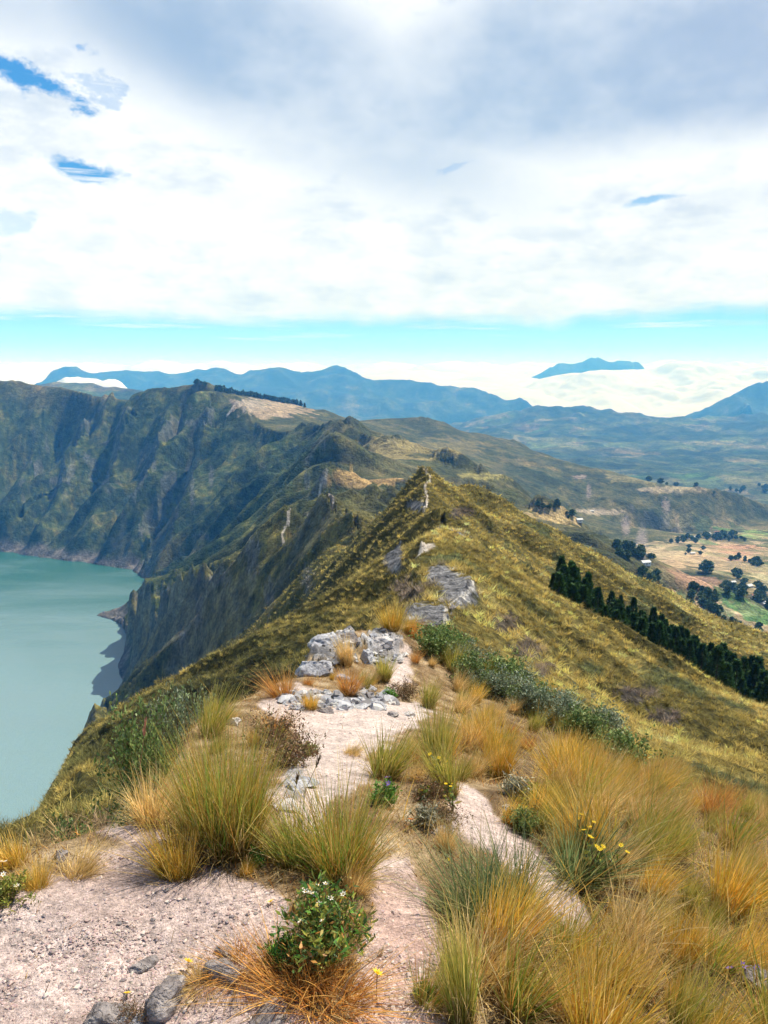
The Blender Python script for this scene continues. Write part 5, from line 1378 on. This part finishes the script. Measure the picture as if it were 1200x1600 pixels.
def pine(x, y, s, label, group):
    tr, cr = PM[rng.randint(4)]
    t = thing('pine_tree', (x, y, H(x, y) - .1), rng.rand() * 6.28, label, 'pine tree', group, s)
    t.scale = (s * rng.uniform(.85, 1.15), s * rng.uniform(.85, 1.15), s)
    put('trunk', tr, (0, 0, 0), parent=t); put('crown', cr, (0, 0, 0), parent=t)
ROWP = [(862, 112), (900, 114), (1000, 119), (1100, 122), (1200, 126), (1340, 132)]
npine = 0; px_list = []
for k in range(4000):
    if npine >= 270: break
    px = rng.uniform(862, 1330); dep = rng.rand()
    r = np.interp(px, [q[0] for q in ROWP], [q[1] for q in ROWP]) + (dep * 34 - 2) * np.interp(px, [862, 900, 1000, 1300], [.3, .5, .9, 1.1])
    a = pix_T(px, np.interp(px, [862, 1200, 1340], [938, 1152, 1245]))[0]; x, y = r * math.sin(a), r * math.cos(a)
    if any((x - u) ** 2 + (y - v) ** 2 < 1.15 ** 2 for u, v in px_list): continue
    if 968 < px < 984 and rng.rand() < .35: continue
    px_list.append((x, y)); npine += 1
    s = rng.uniform(.45, .85) * np.interp(px, [862, 900, 975, 985, 1200, 1300], [.85, 1.1, .95, .95, 1.3, 1.35])
    part = ['at the very top', 'near the top', 'above the gap', 'by the gap', 'below the gap', 'in the middle', 'low down', 'at the lower right end'][int(np.digitize(px, [890, 925, 960, 1000, 1050, 1105, 1160]))]
    rowd = ['on the near edge', 'in the middle rows', 'on the far edge'][0 if dep < .33 else (1 if dep < .66 else 2)]
    pine(x, y, s, '%s dark green pine %s of the plantation, %s' % ('tall' if s > .85 else ('medium' if s > .68 else 'short'), part, rowd), 'pines of the plantation in the fold')
# row of little trees on the far rim
def small_tree(seed, n=170, conif=True):
    rg = np.random.RandomState(seed); t = rg.rand(n)
    if conif: rad = .30 * (1 - t) ** .6 * (.4 + .6 * rg.rand(n)); z = .12 + t * .88
    else: rad = .42 * np.sqrt(np.clip(1 - (t * 2 - 1) ** 2, 0, 1)) * (.5 + .5 * rg.rand(n)) * (1 + .3 * np.sin(t * 9 + seed)); z = .2 + t * .8
    a = rg.rand(n) * 6.283; c = np.stack([np.cos(a) * rad, np.sin(a) * rad, z], -1)
    d = rg.randn(n, 3); d /= np.linalg.norm(d, axis=1)[:, None]; s = np.cross(d, rg.randn(n, 3)); s /= np.linalg.norm(s, axis=1)[:, None]
    L = .13 + .1 * rg.rand(n)[:, None]
    v = np.stack([c - d * L, c + s * L * .7, c + d * L, c - s * L * .7], 1).reshape(-1, 3)
    pc = np.array([(.035, .065, .025), (.06, .11, .035), (.10, .15, .05)])[rg.randint(0, 3, n)]
    tv, tf, tcx = tube((0, 0, -.08), (0, 0, .5), .03, .015, 5); tcx = np.tile((.08, .06, .045), (len(tv), 1))
    V, Fm, Cm = merge([(v, np.arange(n * 4).reshape(n, 4), np.repeat(pc, 4, 0)), (tv, tf, tcx)])
    return mesh_np('tree', V, Fm, M_NEEDLE, True, cols=Cm, link=False).data
STC = [small_tree(s_, 170, True) for s_ in range(3)]; STR = [small_tree(s_ + 9, 260, False) for s_ in range(4)]
def stree(px, py, h, me, label, group, name, cat, rmin, rmax, wide=1.0):
    p = hit(px, py, rmin, rmax)
    if p is None: return
    o = put(name, me, (p.x, p.y, p.z - .02 * h), rng.rand() * 6.28, (h * wide, h * wide, h)); tag(o, label, cat, group)
for px in np.arange(338, 481, 3.0):
    y0 = np.interp(px, [338, 400, 450, 482], [610, 620, 629, 636]) + rng.uniform(0, 2)
    part = ['leftmost', 'left', 'left middle', 'middle', 'right middle', 'right', 'rightmost'][int((px - 338) / 20.6)]; hh = rng.uniform(11, 17)
    stree(px, y0, hh, STC[rng.randint(3)], '%s dark conifer in the %s stretch of the row on the far rim' % ('tall' if hh > 15 else ('mid-height' if hh > 13 else 'short'), part), 'conifers in a row on the far rim', 'conifer', 'conifer', 1900, 2500, 1.15)
for px, py in ((302, 599), (308, 598), (314, 600), (320, 603), (305, 600)):
    stree(px, py, rng.uniform(7, 12), STR[rng.randint(4)], 'dark bush on the summit of the highest rim peak', 'bushes on the rim peak', 'bush', 'bush', 2050, 2300, 1.3)
# woods and single trees of the valley: (px, py, spread x, spread y, number, rmin, rmax, height, name of the place)
VT = [(905, 805, 34, 7, 14, 900, 1600, 10, 'on the terrace left of the scree'), (860, 790, 25, 6, 8, 900, 1700, 9, 'at the left end of the terrace'), (950, 818, 30, 5, 14, 900, 1700, 10, 'along the terrace beside the scree'),
      (1010, 868, 42, 8, 26, 780, 1200, 12, 'in the dark wood above the white house'), (975, 862, 14, 8, 7, 780, 1200, 12, 'at the left of the dark wood'), (1105, 893, 3, 2, 1, 860, 1300, 17, 'standing alone on the brown crest'),
      (1000, 908, 30, 12, 16, 700, 900, 10, 'on the shaded bank under the white house'), (1095, 935, 22, 16, 20, 700, 1000, 11, 'in the gully wood below the brown field'), (1115, 965, 18, 10, 10, 650, 1000, 10, 'at the lower end of the gully wood'),
      (1070, 845, 28, 4, 12, 1300, 2200, 15, 'by the bright hamlet in the valley'), (1130, 840, 34, 6, 20, 1300, 2300, 17, 'in the wood right of the bright hamlet'), (1150, 872, 10, 5, 5, 1200, 2000, 13, 'in the middle of the tan fields'),
      (1175, 880, 12, 7, 9, 1100, 1900, 15, 'in the clump at the right edge of the fields'), (1085, 862, 20, 6, 6, 1200, 2000, 11, 'scattered on the tan fields'), (1160, 905, 14, 8, 9, 900, 1500, 12, 'by the green plot'),
      (1150, 925, 22, 8, 12, 850, 1400, 12, 'in the hedge under the green plot'), (1188, 930, 9, 13, 14, 750, 1300, 14, 'in the tall clump at the right frame edge'), (1195, 945, 6, 8, 6, 750, 1300, 12, 'beside the pale houses at the right edge'),
      (1140, 975, 20, 5, 6, 650, 1000, 9, 'on the lower green field'), (1185, 985, 14, 8, 6, 600, 1000, 9, 'near the lower right track'), (905, 772, 4, 2, 2, 1000, 2100, 10, 'small on the dark slope'),
      (1060, 770, 60, 3, 8, 2400, 4800, 20, 'far off along the top of the dark ridge'), (1170, 765, 30, 6, 12, 2600, 5200, 24, 'in the distant wood beyond the ridge end')]
for (px, py, sx, sy, n, r0_, r1_, hh, where) in VT:
    for _ in range(n):
        ox = rng.uniform(-1, 1); oy = rng.uniform(-1, 1); sz = rng.uniform(.6, 1.3); wd = rng.uniform(.85, 1.45)
        w_ = '%s %s green tree %s' % ('tall' if sz > 1.08 else ('short' if sz < .8 else 'mid-height'), 'broad' if wd > 1.15 else 'slim', where)
        if n > 1: w_ += ', %s' % ('left side' if ox < -.33 else ('right side' if ox > .33 else 'centre'))
        stree(px + ox * sx, py + oy * sy, hh * (1 if n == 1 else .66) * sz, STR[rng.randint(4)], w_ if n > 1 else 'single dark green tree %s' % where, None if n == 1 else 'trees of the valley', 'tree', 'tree', r0_, r1_, wd)
# ---- houses of the valley
def mat_wall(c): return mat_plain('house_wall', c, .12, 1.5, .9, .2, .02)
MW = [mat_wall((.75, .73, .70)), mat_wall((.62, .45, .38)), mat_wall((.45, .42, .40))]
MRF = [mat_plain('roof_sheet', (.55, .55, .56), .15, 2, .6), mat_plain('roof_tile', (.34, .16, .10), .25, 3, .9)]
M_DARK = mat_plain('dark_opening', (.03, .03, .035), .2, 3, .5)
def box(x0, x1, y0, y1, z0, z1):
    v = np.array([(x0, y0, z0), (x1, y0, z0), (x1, y1, z0), (x0, y1, z0), (x0, y0, z1), (x1, y0, z1), (x1, y1, z1), (x0, y1, z1)], float)
    return v, np.array([(0, 3, 2, 1), (4, 5, 6, 7), (0, 1, 5, 4), (1, 2, 6, 5), (2, 3, 7, 6), (3, 0, 4, 7)]), np.ones((8, 3))
def house(px, py, w, d, h, wm, rm, rz, label, rmin, rmax):
    p = hit(px, py, rmin, rmax)
    if p is None: return
    t = thing('house', (p.x, p.y, p.z), rz, label, 'house', 'houses of the valley')
    v, f, c = box(-w / 2, w / 2, -d / 2, d / 2, -1.2, h); mesh_np('wall', v, f, wm, False, t)
    gh = d * .28; gv = np.array([(-w / 2 - .001, -d / 2, h), (-w / 2 - .001, d / 2, h), (-w / 2 - .001, 0, h + gh), (w / 2 + .001, -d / 2, h), (w / 2 + .001, d / 2, h), (w / 2 + .001, 0, h + gh)])
    mesh_np('gable', gv, np.array([(0, 2, 1), (3, 4, 5)]), wm, False, t)
    e = .45; ey = d / 2 + e; ez = h - e * .56; rv = []
    for s_ in (-1, 1):
        rv.append((np.array([(-w / 2 - e, s_ * ey, ez), (w / 2 + e, s_ * ey, ez), (w / 2 + e, 0, h + gh), (-w / 2 - e, 0, h + gh), (-w / 2 - e, s_ * ey, ez + .16), (w / 2 + e, s_ * ey, ez + .16), (w / 2 + e, 0, h + gh + .16), (-w / 2 - e, 0, h + gh + .16)]),
                   np.array([(0, 3, 2, 1), (4, 5, 6, 7), (0, 1, 5, 4), (1, 2, 6, 5), (3, 0, 4, 7)]), np.ones((8, 3))))
    v, f, c = merge(rv); mesh_np('roof', v, f, rm, False, t)
    v, f, c = box(-.5, .5, -d / 2 - .06, -d / 2 - .003, 0, 2.1); mesh_np('door', v, f, M_DARK, False, t)
    for xx in (-w * .32, w * .32):
        v, f, c = box(xx - .5, xx + .5, -d / 2 - .05, -d / 2 - .003, 1.0, 2.0); mesh_np('window', v, f, M_DARK, False, t)
for (px, py, w, d, h, wi, ri, rz, lb, r0_, r1_) in [
    (1008, 882, 10, 6, 3.0, 0, 0, .3, 'long white house in front of the dark wood', 700, 1200), (1022, 928, 10, 6, 3, 1, 0, -.3, 'pinkish house on the small tan yard', 650, 1000), (905, 815, 8, 5, 3, 0, 0, .2, 'tiny white house on the terrace edge', 800, 1400),
    (1106, 836, 14, 8, 4, 0, 0, .5, 'white house at the left of the bright hamlet', 1300, 2200), (1120, 834, 15, 9, 4, 0, 1, .1, 'red-roofed house in the bright hamlet', 1300, 2200), (1088, 842, 12, 8, 4, 0, 0, -.4, 'pale house at the hamlet front', 1200, 2200),
    (1152, 898, 12, 7, 3.4, 0, 0, .2, 'white farmhouse by the green plot', 900, 1600), (1170, 918, 10, 7, 3.2, 0, 0, .5, 'white house left of the tall clump', 850, 1400), (1180, 934, 9, 7, 3.6, 0, 1, -.2, 'pale house inside the tall clump at the right edge', 750, 1300),
    (1193, 946, 10, 6, 3.2, 2, 0, .8, 'grey house at the right frame edge', 700, 1200), (1082, 866, 9, 6, 3, 0, 0, .1, 'lone white house on the tan fields', 1200, 2000), (1145, 912, 8, 5, 3, 2, 0, .4, 'small grey shed under the farmhouse', 850, 1500),
    (925, 800, 9, 6, 3, 2, 0, 0, 'small grey house on the tan terrace field', 1200, 2200)]:
    house(px, py, w, d, h, MW[wi], MRF[ri], rz, lb, r0_, r1_)
print('all things', round(time.time() - T_START, 1))

#VEGEND
print('script', round(time.time() - T_START, 1))
